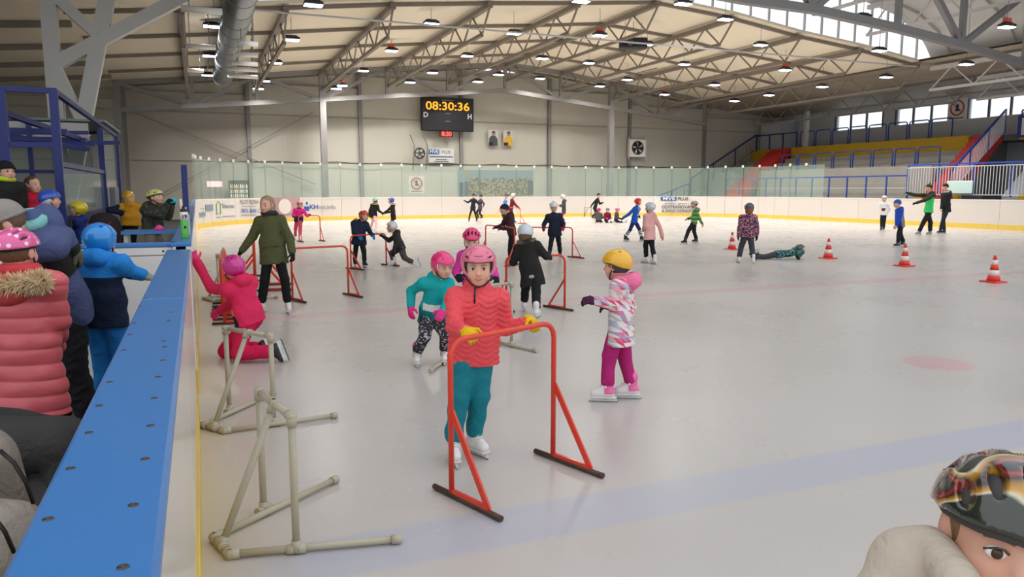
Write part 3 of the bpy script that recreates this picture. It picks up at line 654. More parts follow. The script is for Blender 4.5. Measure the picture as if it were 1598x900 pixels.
def railing(label, x, y0, y1, z0, z1, n_, m, bars=0, mbar=None, frames=False, name='railing', rmid=False, sl=None):
    r = thing(name, label, 'railing', (x, y0, z0)); L = y1 - y0; H = z1 - z0; dz = lambda y: 0 if sl is None else sl * y / L
    if frames:
        for i in range(n_):
            a, c = L * i / n_ + .08, L * (i + 1) / n_ - .08; q = .12
            obj('frame', MB().tube([(0, a, 0), (0, a, H - q), (0, a + q * .3, H - q * .3), (0, a + q, H), (0, c - q, H), (0, c - q * .3, H - q * .3), (0, c, H - q), (0, c, 0)], .035, 8), m, r)
        return r
    obj('hand_rail', MB().bar((0, 0, H), (0, L, H), .07), m, r)
    for i in range(n_ + 1): obj('post', MB().box(-.03, .03, L * i / n_ - .03, L * i / n_ + .03, 0, H - .03), m, r)
    if rmid: obj('mid_rail', MB().bar((0, 0, H * .5), (0, L, H * .5), .03), STEELL, r)
    if bars:
        for z in (.08, H - .12): obj('bar_rail', MB().bar((-.05, 0, z), (-.05, L, z), .04), mbar, r)
        bm = MB().box(-.062, -.038, -.014, .014, .08, H - .12).mesh('bar'); bm.materials.append(mbar)
        for i in range(bars): obj('bar', bm, None, r, (0, L * (i + .5) / bars, 0))
    return r
BARW = mat('pale_bars', (196, 198, 204), .4, .1)
railing('low blue railing in front of the concrete stand, just above the boards', 31.5, 26.5, 40, 1.1, 2.27, 11, BLUE, rmid=True)
railing('row of blue tube frames halfway up the stand', 34.0, 26.8, 37.9, 2.6, 3.72, 8, BLUE, frames=True)
railing('row of blue tube frames above the yellow band', 37.3, 28.8, 40.0, 4.3, 5.4, 8, BLUE, frames=True)
railing('dark blue rail at the upper far corner of the stand', 37.3, 40.2, 44.2, 4.3, 5.4, 3, NAVY)
railing('tall blue railing with pale bars at the foot of the right red stair', 31.3, 18, 26.35, 1.3, 2.74, 5, BLUE, 60, BARW)
railing('blue railing with pale bars on the upper landing, far right', 37.0, 19, 25.0, 4.35, 5.4, 4, BLUE, 30, BARW)
def slanted(label, a, c, H, nb_, mtop, mb_, np_=4):
    a = np.array(a, float); c = np.array(c, float); r = thing('stair_railing', label, 'railing', a); d = c - a; up = np.array([0, 0, H])
    obj('hand_rail', MB().bar(up, d + up, .08), mtop, r); obj('bottom_rail', MB().bar(up * .1, d + up * .1, .04), mb_, r)
    for i in range(np_): obj('post', MB().bar(d * i / (np_ - 1), d * i / (np_ - 1) + up, .06), mtop, r)
    for i in range(nb_): p = d * (i + .5) / nb_; obj('bar', MB().bar(p + up * .1, p + up * .96, .025), mb_, r)
    return r
slanted('blue stair railing with pale bars climbing beside the right red stair', (31.4, 24.2, 1.3), (37, 25.8, 4.35), 1.15, 34, BLUE, BARW)
slanted('grey stair railing climbing to the far corner beyond the glass', (30.9, 43.0, 1.2), (36.8, 43.6, 4.3), 1.15, 26, NAVY, STEEL)
slanted('short blue sloping railing behind the far corner glass', (27.6, 42.3, 0), (30.4, 42.5, .9), 1.1, 4, BLUE, BLUE, 3)
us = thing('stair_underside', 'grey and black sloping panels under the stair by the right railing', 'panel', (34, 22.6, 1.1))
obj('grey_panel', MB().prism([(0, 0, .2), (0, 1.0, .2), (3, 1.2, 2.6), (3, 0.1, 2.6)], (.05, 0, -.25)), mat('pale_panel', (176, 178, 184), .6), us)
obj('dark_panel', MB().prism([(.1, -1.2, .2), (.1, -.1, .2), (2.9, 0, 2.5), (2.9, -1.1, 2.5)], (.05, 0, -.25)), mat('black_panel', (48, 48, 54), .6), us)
ybx = thing('yellow_kerb', 'low yellow concrete kerb behind the two adults at the boards', 'kerb', (31.9, 24.2, 1.1)); obj('block', MB().box(0, .3, 0, 2.2, 0, .35, bev=.02), YELC, ybx); obj('block', MB().box(0, .3, -5, -2.8, 0, .35, bev=.02), YELC, ybx)
nb_ = thing('banner', 'blue banner with white figure emblems hanging on the upper rail', 'banner', (36.85, 25.05, 4.1))
obj('cloth', MB().box(-.03, 0, -3.5, 0, 0, 1.05), mat('banner_blue', (36, 62, 150), .6, var=.1), nb_)
obj('emblem', MB().box(-.045, -.03, -.55, -.2, .1, .92, bev=.012), WHITE, nb_); obj('emblem', MB().lathe((-.03, -1.0, .5), [(.28, 0), (.28, .01)], 20, axis=(-1, 0, 0)), WHITE, nb_)
pb = thing('plexi_board', 'pale rounded plexiglass board fixed to the right railing', 'board', plane(1497, 292, 0, 31.1) - np.array([0, 0, .3]))
obj('sheet', MB().box(-.02, .02, -.62, .62, .02, .58, bev=.02), mat('pale_green_plexi', (196, 220, 214), .3), pb)
# grey booth at the far corner and dark wall there
bt = thing('corner_booth', 'pale grey booth on top of the far left end of the stand', 'booth', (37.6, 42.2, 4.3)); obj('wall_sheet', MB().box(0, 1.3, -.1, 2.0, 0, 2.0), RW, bt); obj('column', MB().box(-.5, -.25, -3.0, -2.75, 0, 2.4), STEELL, bt)
# small training goal by the far boards
sg = thing('training_goal', 'small grey training goal frame leaning at the far boards', 'goal', (21.5, 40.1, 0))
obj('goal_frame', MB().tube([(-.2, 0, 0), (-.2, 0, .55), (.25, 0, .55), (.25, 0, 0)], .02, 6), DARKG, sg); obj('brace', MB().tube([(-.2, .02, 0), (.2, .3, .53)], .015, 6), DARKG, sg)
# ================================================================ players' shelter on the left
sh = thing('bench_shelter', 'dark blue steel shelter frame with glass beside the rink, left', 'shelter', (-1.65, 12, 0)); SG = mat('shelter_glass', (170, 190, 188), .1, alpha=.25)
HZ = 2.92
for (x, y, w_) in ((0, 0, .1), (0, 5.3, .1), (0, 8.5, .1), (-.62, 0, .14), (-1.5, 0, .12), (-2.9, 0, .12), (-1.6, 4, .08), (-1.2, 5.2, .08), (-.75, 5.2, .07), (-1.2, 8.5, .1), (-2.9, 8.5, .1), (-.3, 8.5, .08)):
    obj('post', MB().box(x - w_ / 2, x + w_ / 2, y - .05, y + .05, 0, HZ if y != 5.3 else 2.8), NAVY, sh)
for a, c in (((-3, 0, HZ), (.04, 0, HZ)), ((0, 0, HZ), (0, 8.5, HZ - .05)), ((-3, 8.5, HZ), (0, 8.5, HZ)), ((0, 0, 1.95), (0, 5.3, 1.95)), ((0, 0, 1.2), (0, 8.5, 1.2)), ((-3, 0, 2.2), (0, 0, 2.2)), ((-3, 5.2, 1.95), (0, 5.2, 1.95)), ((-2.9, 0, HZ), (-2.9, 8.5, HZ)), ((-.62, 0, HZ - .3), (0, 2.2, HZ - .5)), ((-3, 0, 2.75), (0, 3.2, 2.3)), ((-3, .2, 2.3), (-.2, 5, 2.7)), ((-2.2, 1, 2.45), (0, 1, 2.45)), ((-2.6, 2.2, 2.4), (.1, 2.2, 2.4)), ((-2.6, 3.4, 2.4), (.1, 3.4, 2.4)), ((-2.6, 4.6, 2.4), (.4, 4.6, 2.5))):
    obj('rail', MB().bar(a, c, .07), NAVY, sh)
for a, c, q in (((0, 5.35), (0, 8.45), 2.85), ((-2.9, 8.5), (-.05, 8.5), 2.85), ((0, .1), (0, 5.2), 1.9)):
    obj('glass_pane', MB().prism([(*a, 1.2), (*c, 1.2), (*c, q), (*a, q)], (.008, .008, 0)), SG, sh)
obj('roof_sheet', MB().box(-3, .1, 5.3, 8.6, HZ + .02, HZ + .06), mat('grey_green_sheet', (120, 138, 138), .4), sh)
obj('white_fascia', MB().box(-3, -.2, 5.25, 5.32, 2.6, 2.9), STEELL, sh); obj('white_panel', MB().box(-.5, -.3, 8.4, 8.44, 1.2, 2.9), STEELL, sh)
obj('side_panel', MB().box(-.03, 0, 0, 8.5, 0, 1.2), mat('slate_panel', (92, 96, 106), .6), sh)
sw = thing('service_board', 'grey box hanging on the blue shelter post behind the children', 'box', (-1.55, 17.6, 1.2)); obj('case', MB().box(0, .1, -.4, .4, 0, .45, bev=.01), mat('grey_box', (112, 116, 124), .5), sw)
bsh = thing('bench_shelf', 'narrow blue shelf with pink cloth against the boards beyond the gate', 'shelf', (-.16, 9.4, 0))
obj('shelf_top', MB().box(-.55, 0, -.25, .25, 1.12, 1.15), CAPB, bsh); obj('support', MB().box(-.53, -.49, -.2, -.16, 0, 1.12), STEELL, bsh); obj('support', MB().box(-.53, -.49, .16, .2, 0, 1.12), STEELL, bsh)
pkc = tag(obj('pink_cloth', MB().lathe((0, 0, 0), [(.05, 0), (.055, .02), (.035, .045), (.012, .06)], 12), mat('pink_cloth', (214, 70, 140), .8), None, (-.34, 9.35, 1.15)), 'crumpled pink cloth lying on the blue shelf', 'cloth')
# bottles on the cap rail
b1 = thing('drink_bottle', 'green and white sports bottle standing on the blue cap rail', 'bottle', ground(289, 372, 1.2))
obj('bottle_body', MB().lathe((0, 0, 0), [(.028, 0), (.031, .01), (.031, .15)], 20), mat('bottle_green', (84, 178, 74), .3), b1); obj('white_band', MB().lathe((0, 0, .15), [(.0312, 0), (.031, .06), (.026, .07)], 20), WHITE, b1)
obj('lid', MB().lathe((0, 0, .22), [(.026, 0), (.026, .02), (.012, .025), (.01, .05)], 16), BLACK, b1); text('19', .045, BLACK, b1, (0.003, -.034, .18), (1, 0, 0), .02)
obj('print_mark', MB().box(-.004, .014, -.034, -.031, .085, .105), BLACK, b1)
b2 = thing('drink_bottle', 'clear bottle with white straw cap behind the green one', 'bottle', (-.03, 7.2, 1.2))
obj('bottle_body', MB().lathe((0, 0, 0), [(.03, 0), (.032, .02), (.032, .18), (.012, .22), (.012, .25)], 16), mat('clear_plastic', (210, 218, 222), .1, alpha=.5), b2); obj('straw', MB().tube([(-.03, 0, .2), (-.035, 0, .32)], .012, 8), mat('cream_plastic', (226, 206, 190), .4), b2)
# ================================================================ cones
OR = mat('cone_red', (226, 58, 44), .45); CW = mat('cone_white', (236, 222, 214), .4)
def cone(px, py, label):
    t = thing('traffic_cone', label, 'cone', ground(px, py)); rr = lambda z: .115 - .092 * z / .46
    obj('base', MB().box(-.16, .16, -.16, .16, 0, .025, bev=.012), OR, t)
    zs = [.025, .12, .215, .31, .39, .47]
    for i in range(5): obj('red_band' if i % 2 == 0 else 'white_band', MB().lathe((0, 0, 0), [(rr(zs[i]), zs[i]), (rr(zs[i + 1]), zs[i + 1])], 24), OR if i % 2 == 0 else CW, t)
cone(1142, 389, 'red and white cone left of the child in dark floral jacket'); cone(1292, 403, 'red and white cone right of the child lying on the ice')
cone(1411, 415, 'red and white cone in front of the child in blue and grey jacket'); cone(1550, 440, 'nearest red and white cone, at the right edge')
# ================================================================ walkers
RP = mat('walker_red', (222, 58, 36), .35, var=.18, vscale=14, coat=.2); RUST = mat('rusty_skid', (88, 66, 54), .6, .4, var=.5, vscale=25)
PVC = mat('beige_pvc', (184, 176, 154), .38, var=.06, vscale=6)
def red_walker(A, B, H, label, fwd=None, L=.55, low=False):
    """A, B: ground points of the two uprights; the skids run along fwd."""
    A = np.array([A[0], A[1], 0.]); B = np.array([B[0], B[1], 0.]); wv = B - A; W = np.linalg.norm(wv); wv /= W
    f = np.array([wv[1], -wv[0], 0.]) if fwd is None else np.array([fwd[0], fwd[1], 0.]) / np.linalg.norm(fwd)
    t = thing('skating_frame', label, 'skating aid', (A + B) / 2); o = (A + B) / 2; q = .09; r = .0155; Z = np.array([0, 0, 1.])
    pts = [A + Z * .03, A + Z * (H - q)] + [A + Z * (H - q) + wv * q * (1 - math.cos(a)) + Z * q * math.sin(a) for a in (.4, .8, 1.2, 1.57)]
    pts += [B + Z * (H - q) - wv * q * (1 - math.cos(a)) + Z * q * math.sin(a) for a in (1.57, 1.2, .8, .4)] + [B + Z * (H - q), B + Z * .03]
    obj('handle_frame', MB().tube([p - o for p in pts], r, 10), RP, t)
    for P in (A, B):
        a = P - f * L * .28 - o + Z * .018; c = P + f * L * .72 - o + Z * .018
        obj('skid', MB().tube([a, c], .016, 10), RUST, t)
        obj('brace', MB().bar(P - o + Z * H * .56 + f * .008, P - o + f * L * .55 + Z * .03, .036, .012, up=(*wv[:2], 0)), RP, t)
        obj('foot_bar', MB().bar(P - o + Z * .04, P - o + f * L * .55 + Z * .04, .02), RP, t)
    return t
red_walker((1.225, 3.62), (1.955, 3.92), .835, 'large red steel skating frame held by the girl in coral jacket', fwd=(.33, -.94))
g2 = lambda x, y: tuple(ground(x, y)[:2])
red_walker(g2(457, 469), g2(544, 461), .76, 'red skating frame standing empty right of the woman in green coat', fwd=(.35, -.94))
red_walker((2.93, 24.2), (3.6, 24.35), .8, 'red skating frame held by the small child in pink far left', fwd=(.2, -1))
red_walker(g2(548, 420), g2(603, 414), .68, 'red skating frame shared by the navy coat child and the lunging child', fwd=(.5, -.9))
red_walker(g2(758, 405), g2(803, 414), .8, 'red skating frame pushed by the child in dark brown jacket', fwd=(-.8, -.6))
red_walker(g2(818, 402), g2(893, 402), .72, 'red skating frame pushed by the child in navy sweater', fwd=(.3, -1))
red_walker(g2(790, 486), g2(881, 484), .74, 'red skating frame pushed by the child in long black coat', fwd=(-.35, .94))
red_walker(g2(790, 348), g2(812, 349), .75, 'red skating frame held by the far child in maroon jacket', fwd=(.5, -.9))
red_walker((.95, 13.9), (.98, 14.75), .75, 'red skating frame seen side-on behind the woman in green coat', fwd=(-1, .1))
red_walker((1.02, 12.5), (1.12, 13.25), .72, 'red skating frame close behind the woman in green coat', fwd=(1, -.1))
for i in range(5):
    yb = 9.55 + i * .33; red_walker((.30 + .02 * i, yb), (.30 + .02 * i, yb + 1.35 if i == 9 else yb + .78), .77, 'red skating frame in the stack by the board, %s from the camera' % ordn[i], fwd=(1, .05 * i - .1), L=.5 + .03 * i)
def pvc(name_label, C1, C2, T1, T2, tips, H):
    """short rear pipe C1-C2, feet through tees T1/T2 to tips, uprights on the tees, top bar and one diagonal"""
    P = [np.array([*p, .022]) for p in (C1, C2, T1, T2, tips[0], tips[1])]; o = np.array([*((P[2] + P[3]) / 2)[:2], 0]); P = [p - o for p in P]; r = .0165; R2 = .0225
    t = thing('skating_frame', name_label, 'skating aid', o); Z = np.array([0, 0, 1.]); U = [P[2] + Z * (H - .022), P[3] + Z * (H - .022)]; um = (U[0] + U[1]) / 2; cm = (P[0] + P[1]) / 2
    for a, c, nm in ((P[0], P[1], 'rear_pipe'), (P[0], P[4], 'foot_pipe'), (P[1], P[5], 'foot_pipe'), (P[2], U[0], 'upright_pipe'), (P[3], U[1], 'upright_pipe'), (U[0], U[1], 'top_pipe'), (cm, um, 'diagonal_pipe')):
        obj(nm, MB().tube([a, c], r, 12), PVC, t)
    def fit(c, dirs, l=.042, nm='pipe_fitting'):
        mb = MB()
        for d in dirs: d = np.asarray(d, float); d = d / np.linalg.norm(d); mb.tube([c - d * .012, c + d * l], R2, 14)
        mb.lathe(c - Z * .02, [(.008, 0), (.02, .006), (.0235, .02), (.02, .034), (.008, .04)], 14); obj(nm, mb, PVC, t)
    fit(P[0], (P[1] - P[0], P[4] - P[0])); fit(P[1], (P[0] - P[1], P[5] - P[1]))
    for k in (0, 1):
        d = P[4 + k] - P[k]; fit(P[2 + k], (d, -d, Z)); fit(U[k], (-Z, U[1 - k] - U[k])); e = P[4 + k]; dd = d / np.linalg.norm(d)
        obj('end_cap', MB().tube([e - dd * .035, e + dd * .004, e + dd * .012], [R2, R2, R2 * .7], 14), PVC, t)
    fit(cm, (P[1] - P[0], P[0] - P[1], um - cm)); fit(um, (U[1] - U[0], U[0] - U[1], cm - um))
pvc('nearest beige plastic pipe skating frame on the ice by the board', (.065, 3.56), (.125, 3.36), (.30, 3.79), (.40, 3.30), ((.70, 4.06), (.845, 3.22)), .625)
pvc('second beige plastic pipe skating frame, in front of the kneeling child', (.03, 5.38), (.16, 5.19), (.21, 5.67), (.48, 5.24), ((.55, 6.05), (.90, 5.26)), .625)
pvc('beige plastic pipe skating frame hidden behind the girl in coral jacket', (2.55, 7.25), (2.85, 7.35), (2.35, 6.85), (2.98, 7.05), ((1.9, 6.3), (3.1, 6.7)), .66)
pvc('beige plastic pipe skating frame behind the red stack at the board', (.08, 11.9), (.2, 11.6), (.3, 12.1), (.55, 11.6), ((.7, 12.4), (1.1, 11.6)), .63)
# ================================================================ soft shapes: distance fields meshed with surface nets
def nrm(v): v = np.asarray(v, float); return v / (np.linalg.norm(v) + 1e-12)
class S:
    def __init__(s): s.ops = []; s.lo = np.full(3, 1e9); s.hi = np.full(3, -1e9); s.disp = None; s.post = []
    def _b(s, p, r): s.lo = np.minimum(s.lo, np.asarray(p) - r); s.hi = np.maximum(s.hi, np.asarray(p) + r)
    def cap(s, a, b, r1, r2, k=.02, lat=None, f=1.0):       # tapered capsule, widened f times along lat
        a = np.asarray(a, float); b = np.asarray(b, float); s._b(a, r1 * max(f, 1) + .01); s._b(b, r2 * max(f, 1) + .01)
        s.ops.append(('cap', a, b, r1, r2, k, None if lat is None else nrm(lat), f)); return s
    def ell(s, c, r, ax=None, k=.02, sub=False):
        c = np.asarray(c, float); r = np.asarray(r, float)
        if not sub: s._b(c, max(r) + .01)
        s.ops.append(('ell', c, r, np.eye(3) if ax is None else np.array(ax, float), k, sub)); return s
    def cut(s, n, p): s.ops.append(('cut', nrm(n), float(nrm(n) @ np.asarray(p, float)))); return s   # removes the side n points to
    def cutbox(s, fn): s.ops.append(('fn', fn)); return s
    def ev(s, P):
        D = np.full(len(P), 9.0, np.float32)
        for o in s.ops:
            if o[0] == 'cap':
                _, a, b, r1, r2, k, lat, f = o; Q = P
                if lat is not None and f != 1:
                    g = 1 - 1 / f; Q = P - np.outer(P @ lat, lat) * g; a = a - lat * (a @ lat) * g; b = b - lat * (b @ lat) * g
                ab = b - a; t = np.clip(((Q - a) @ ab) / (ab @ ab + 1e-9), 0, 1)
                d = np.linalg.norm(Q - a - t[:, None] * ab, axis=1) - (r1 + (r2 - r1) * t)
            elif o[0] == 'ell':
                _, c, r, ax, k, sub = o; q = (P - c) @ ax.T; k0 = np.linalg.norm(q / r, axis=1); k1 = np.linalg.norm(q / r ** 2, axis=1) + 1e-9
                d = k0 * (k0 - 1) / k1
                if sub:
                    h = np.clip(.5 - .5 * (D + d) / max(k, 1e-4), 0, 1); D = D * (1 - h) - d * h + k * h * (1 - h); continue
            elif o[0] == 'cut': D = np.maximum(D, P @ o[1] - o[2]); continue
            else: D = o[1](P, D); continue
            if k > 1e-4:
                h = np.clip(.5 + .5 * (D - d) / k, 0, 1); D = D * (1 - h) + d * h - k * h * (1 - h)
            else: D = np.minimum(D, d)
        if s.disp is not None: D = D + s.disp(P)
        for n_, c_ in s.post: D = np.maximum(D, P @ n_ - c_)
        return D.astype(np.float32)
def nets(s, h, O):
    lo = s.lo - 2 * h; hi = s.hi + 2 * h; n = np.ceil((hi - lo) / h).astype(int) + 1
    X = [lo[i] + h * np.arange(n[i]) for i in range(3)]
    G = np.stack(np.meshgrid(*X, indexing='ij'), -1).reshape(-1, 3).astype(np.float32)
    D = s.ev(G).reshape(n); I = D < 0
    m = tuple(n - 1); cnt = np.zeros(m, np.int16)
    offs = [(i, j, k) for i in (0, 1) for j in (0, 1) for k in (0, 1)]
    sl = lambda A, o: A[o[0]:o[0] + m[0], o[1]:o[1] + m[1], o[2]:o[2] + m[2]]
    for o in offs: cnt += sl(I, o)
    act = (cnt > 0) & (cnt < 8); ids = np.argwhere(act)
    if len(ids) == 0: return [], []
    idx = np.full(m, -1, np.int32); idx[act] = np.arange(len(ids))
    C = {o: D[ids[:, 0] + o[0], ids[:, 1] + o[1], ids[:, 2] + o[2]] for o in offs}
    acc = np.zeros((len(ids), 3)); w_ = np.zeros(len(ids))
    for o in offs:
        for a in range(3):
            if o[a]: continue
            p = list(o); p[a] = 1; d0, d1 = C[o], C[tuple(p)]; cr = (d0 < 0) != (d1 < 0)
            t = np.where(cr, d0 / (d0 - d1 + 1e-12), 0); q = np.zeros((len(ids), 3)); q[:] = o; q[:, a] = t
            acc[cr] += q[cr]; w_[cr] += 1
    V = lo + h * (ids + acc / w_[:, None]) - O
    F = []
    for a in range(3):
        b_, c_ = [(1, 2), (2, 0), (0, 1)][a]
        s0 = [slice(1, m[i]) if i != a else slice(0, m[i]) for i in range(3)]; s1 = list(s0); s1[a] = slice(1, m[a] + 1)
        A0 = I[tuple(s0)]; A1 = I[tuple(s1)]; E = np.argwhere(A0 != A1)
        if not len(E): continue
        base = E + [1 if i != a else 0 for i in range(3)]; flip = ~A0[tuple(E.T)]
        def g(db, dc):
            q = base.copy(); q[:, b_] -= db; q[:, c_] -= dc; return idx[tuple(q.T)]
        Q = np.stack([g(1, 1), g(0, 1), g(0, 0), g(1, 0)], 1); Q[flip] = Q[flip][:, ::-1]; F.append(Q)
    return V, np.concatenate(F)
def smesh(name, s, h, mats, parent, O, pick=None, uv=None):
    V, F = nets(s, h, O)
    if len(V) == 0: return None
    me = bpy.data.meshes.new(name); me.vertices.add(len(V)); me.vertices.foreach_set('co', V.astype(np.float32).ravel())
    me.loops.add(F.size); me.loops.foreach_set('vertex_index', F.ravel().astype(np.int32)); me.polygons.add(len(F))
    me.polygons.foreach_set('loop_start', np.arange(0, F.size, 4, dtype=np.int32)); me.polygons.foreach_set('loop_total', np.full(len(F), 4, np.int32))
    mats = mats if isinstance(mats, (list, tuple)) else [mats]
    for m_ in mats: me.materials.append(m_)
    if pick is not None: me.polygons.foreach_set('material_index', np.asarray(pick(V[F].mean(1) + O), np.int32))
    me.polygons.foreach_set('use_smooth', np.ones(len(F), bool)); me.update(calc_edges=True)
    if uv is not None:
        l = me.uv_layers.new(name='UVMap'); l.data.foreach_set('uv', uv(V + O)[F.ravel()].astype(np.float32).ravel())
    me.validate(); o = bpy.data.objects.new(name, me); COL.objects.link(o); o.parent = parent; return o
def wrinkle(amp, fr=1.0, seed=0):
    g = np.random.default_rng(seed); K = g.normal(size=(6, 3)) * np.array([14, 14, 26]) * fr; ph = g.uniform(0, 6, 6)
    def f(P):
        r = 0
        for k, p in zip(K, ph): r = r + np.sin(P @ k + p + 1.4 * np.sin(P @ (k[[2, 0, 1]] * .6) + p))
        return r * amp / 3 - amp * .9
    return f
# cloth materials
def cloth(name, rgb, rough=.8, var=.10, sheen=0): 
    m = mat('cloth_' + name, rgb, rough, var=var, vscale=7, bump=.25, bscale=90, spec=.25, fold=.35); return m
def gloss(name, rgb, **k): return mat('shell_' + name, rgb, .22, var=.04, vscale=8, coat=.6, **k)
def hairm(name, rgb): return mat('hair_' + name, rgb, .55, var=.3, vscale=60, bump=.6, bscale=160, stretch=(1, 1, .12))
SKIN = mat('skin', (226, 172, 148), .5, var=.05, vscale=12, spec=.35); g_ = SKIN.node_tree.nodes['Principled BSDF']; g_.inputs['Subsurface Weight'].default_value = .12; g_.inputs['Subsurface Radius'].default_value = (.02, .008, .004)
LIP = mat('lips', (192, 104, 100), .45); EYEW = mat('eye_white', (238, 234, 230), .2); IRIS = mat('iris_brown', (62, 42, 32), .15); IRISB = mat('iris_blue', (88, 108, 124), .15); BROW = mat('brow_hair', (132, 98, 72), .8)
BLADE = mat('blade_steel', (150, 150, 154), .25, .9); BOOTW = mat('boot_white', (232, 228, 226), .4, var=.04); BOOTB = mat('boot_black', (30, 30, 34), .45); SOLEW = mat('sole_white', (222, 222, 220), .35); FURM = mat('fur_tan', (226, 202, 164), .9, var=.3, vscale=30); FURG = mat('fur_grey', (120, 108, 94), .9, var=.3, vscale=30)
def dirv(ang, pit=0.0):                       # 0 = towards the camera, 90 = image right, 180 = away
    a = math.radians(ang); p = math.radians(pit); h = RT * math.sin(a) - FH * math.cos(a)
    return h * math.cos(p) + np.array([0, 0, 1.]) * math.sin(p)
def fur_ring(name, pts, r, L, m, parent, O, n_=400, seed=3, out=None):
    g = np.random.default_rng(seed); P = np.asarray(pts); mb = MB()
    mb.tube(P - O, r * .8, 8)
    for i in range(n_):
        t = g.uniform(0, len(P) - 1.001); k = int(t); c = P[k] + (P[k + 1] - P[k]) * (t - k); T = nrm(P[k + 1] - P[k])
        d = g.normal(size=3); d -= T * (d @ T); d = nrm(d) + T * g.uniform(-.5, .5) + np.array([0, 0, -.35]); d = nrm(d)
        a = c + d * r * .6; e = c + d * (r + L * g.uniform(.6, 1.1)) + T * g.uniform(-.3, .3) * L; s_ = nrm(np.cross(d, T)) * L * .16; q = nrm(np.cross(d, s_)) * L * .12
        mb.add([a + s_ - O, a - s_ - O, a + q - O, e - O], [(0, 2, 3), (2, 1, 3), (1, 0, 3)])
    return obj(name, mb, m, parent)
# ---------------------------------------------------------------- head, with face
def head_frame(yaw, pit, roll=0.0):
    f = dirv(yaw, pit); l = nrm(np.cross([0, 0, 1.], f)); u = np.cross(f, l)
    if roll: a = math.radians(roll); l, u = l * math.cos(a) + u * math.sin(a), u * math.cos(a) - l * math.sin(a)
    return f, l, u
def head_ops(s, c, fr, k, neck=None, rn=.042, fine=True):
    f, l, u = fr; ax = np.array([l, f, u]); P = lambda x, y, z: c + (l * x + f * y + u * z) * k
    s.ell(P(0, -.008, .014), np.array([.074, .092, .088]) * k, ax, .001); s.ell(P(0, .028, -.035), np.array([.056, .058, .062]) * k, ax, .03 * k); s.ell(P(0, .052, -.082), np.array([.026, .022, .018]) * k, ax, .03 * k)
    for q in (-1, 1):
        s.ell(P(q * .034, .056, -.034), np.array([.024, .02, .024]) * k, ax, .02 * k); s.ell(P(q * .076, -.005, -.008), np.array([.009, .019, .03]) * k, ax, .006 * k)
        if fine: s.ell(P(q * .031, .094, .002), np.array([.017, .014, .011]) * k, ax, .012 * k, sub=True)
    s.cap(P(0, .08, .002), P(0, .097, -.026), .008 * k, .0125 * k, .012 * k); s.ell(P(0, .089, -.034), np.array([.016, .008, .007]) * k, ax, .008 * k)
    s.ell(P(0, .076, -.058), np.array([.022, .012, .010]) * k, ax, .012 * k)
    if neck is not None: s.cap(P(0, -.022, -.05), neck, rn * k, rn * 1.15 * k, .02)
def face_parts(c, fr, k, root, O, iris=IRIS, near=True, smile=False, brow=BROW):
    f, l, u = fr; P = lambda x, y, z: c + (l * x + f * y + u * z) * k - O; ax = (l, f, u)
    def eb(mb, p, r, n1=10, n2=8):
        V = []; F = []
        for i in range(n2 + 1):
            for j in range(n1):
                a, b_ = math.pi * i / n2, 2 * math.pi * j / n1; V.append(p + l * r[0] * math.sin(a) * math.cos(b_) * k + f * r[1] * math.sin(a) * math.sin(b_) * k + u * r[2] * math.cos(a) * k)
        for i in range(n2):
            for j in range(n1): F.append((i * n1 + j, i * n1 + (j + 1) % n1, (i + 1) * n1 + (j + 1) % n1, (i + 1) * n1 + j))
        return mb.add(V, F, 0, True)
    for q in (-1, 1):
        e = obj('eye', eb(MB(), P(q * .031, .0785, .001), (.0145, .0095, .0095)), EYEW, root)
        i_ = obj('iris', eb(MB(), P(q * .031, .0858, .001), (.0076, .0042, .0076)), iris, e)
        mb = MB().tube([P(q * .014, .089, .019), P(q * .03, .0875, .025), P(q * .049, .077, .019)], [.0018 * k, .003 * k, .0015 * k], 6); obj('eyebrow', mb, brow, root)
        if near: obj('eyelid', MB().tube([P(q * .0165, .0835, .003), P(q * .024, .0885, .0095), P(q * .033, .0888, .0105), P(q * .046, .079, .002)], .0016 * k, 6), mat('lash', (92, 62, 52), .7), root)
    if smile:
        obj('lips', MB().tube([P(-.024, .082, -.052), P(-.012, .091, -.0585), P(0, .0935, -.0605), P(.012, .091, -.0585), P(.024, .082, -.052)], [.0012 * k, .0036 * k, .0044 * k, .0036 * k, .0012 * k], 8), LIP, root)
    else:
        obj('lips', MB().tube([P(-.019, .084, -.058), P(-.008, .091, -.057), P(.008, .091, -.057), P(.019, .084, -.058)], [.001 * k, .0038 * k, .0038 * k, .001 * k], 8), LIP, root)
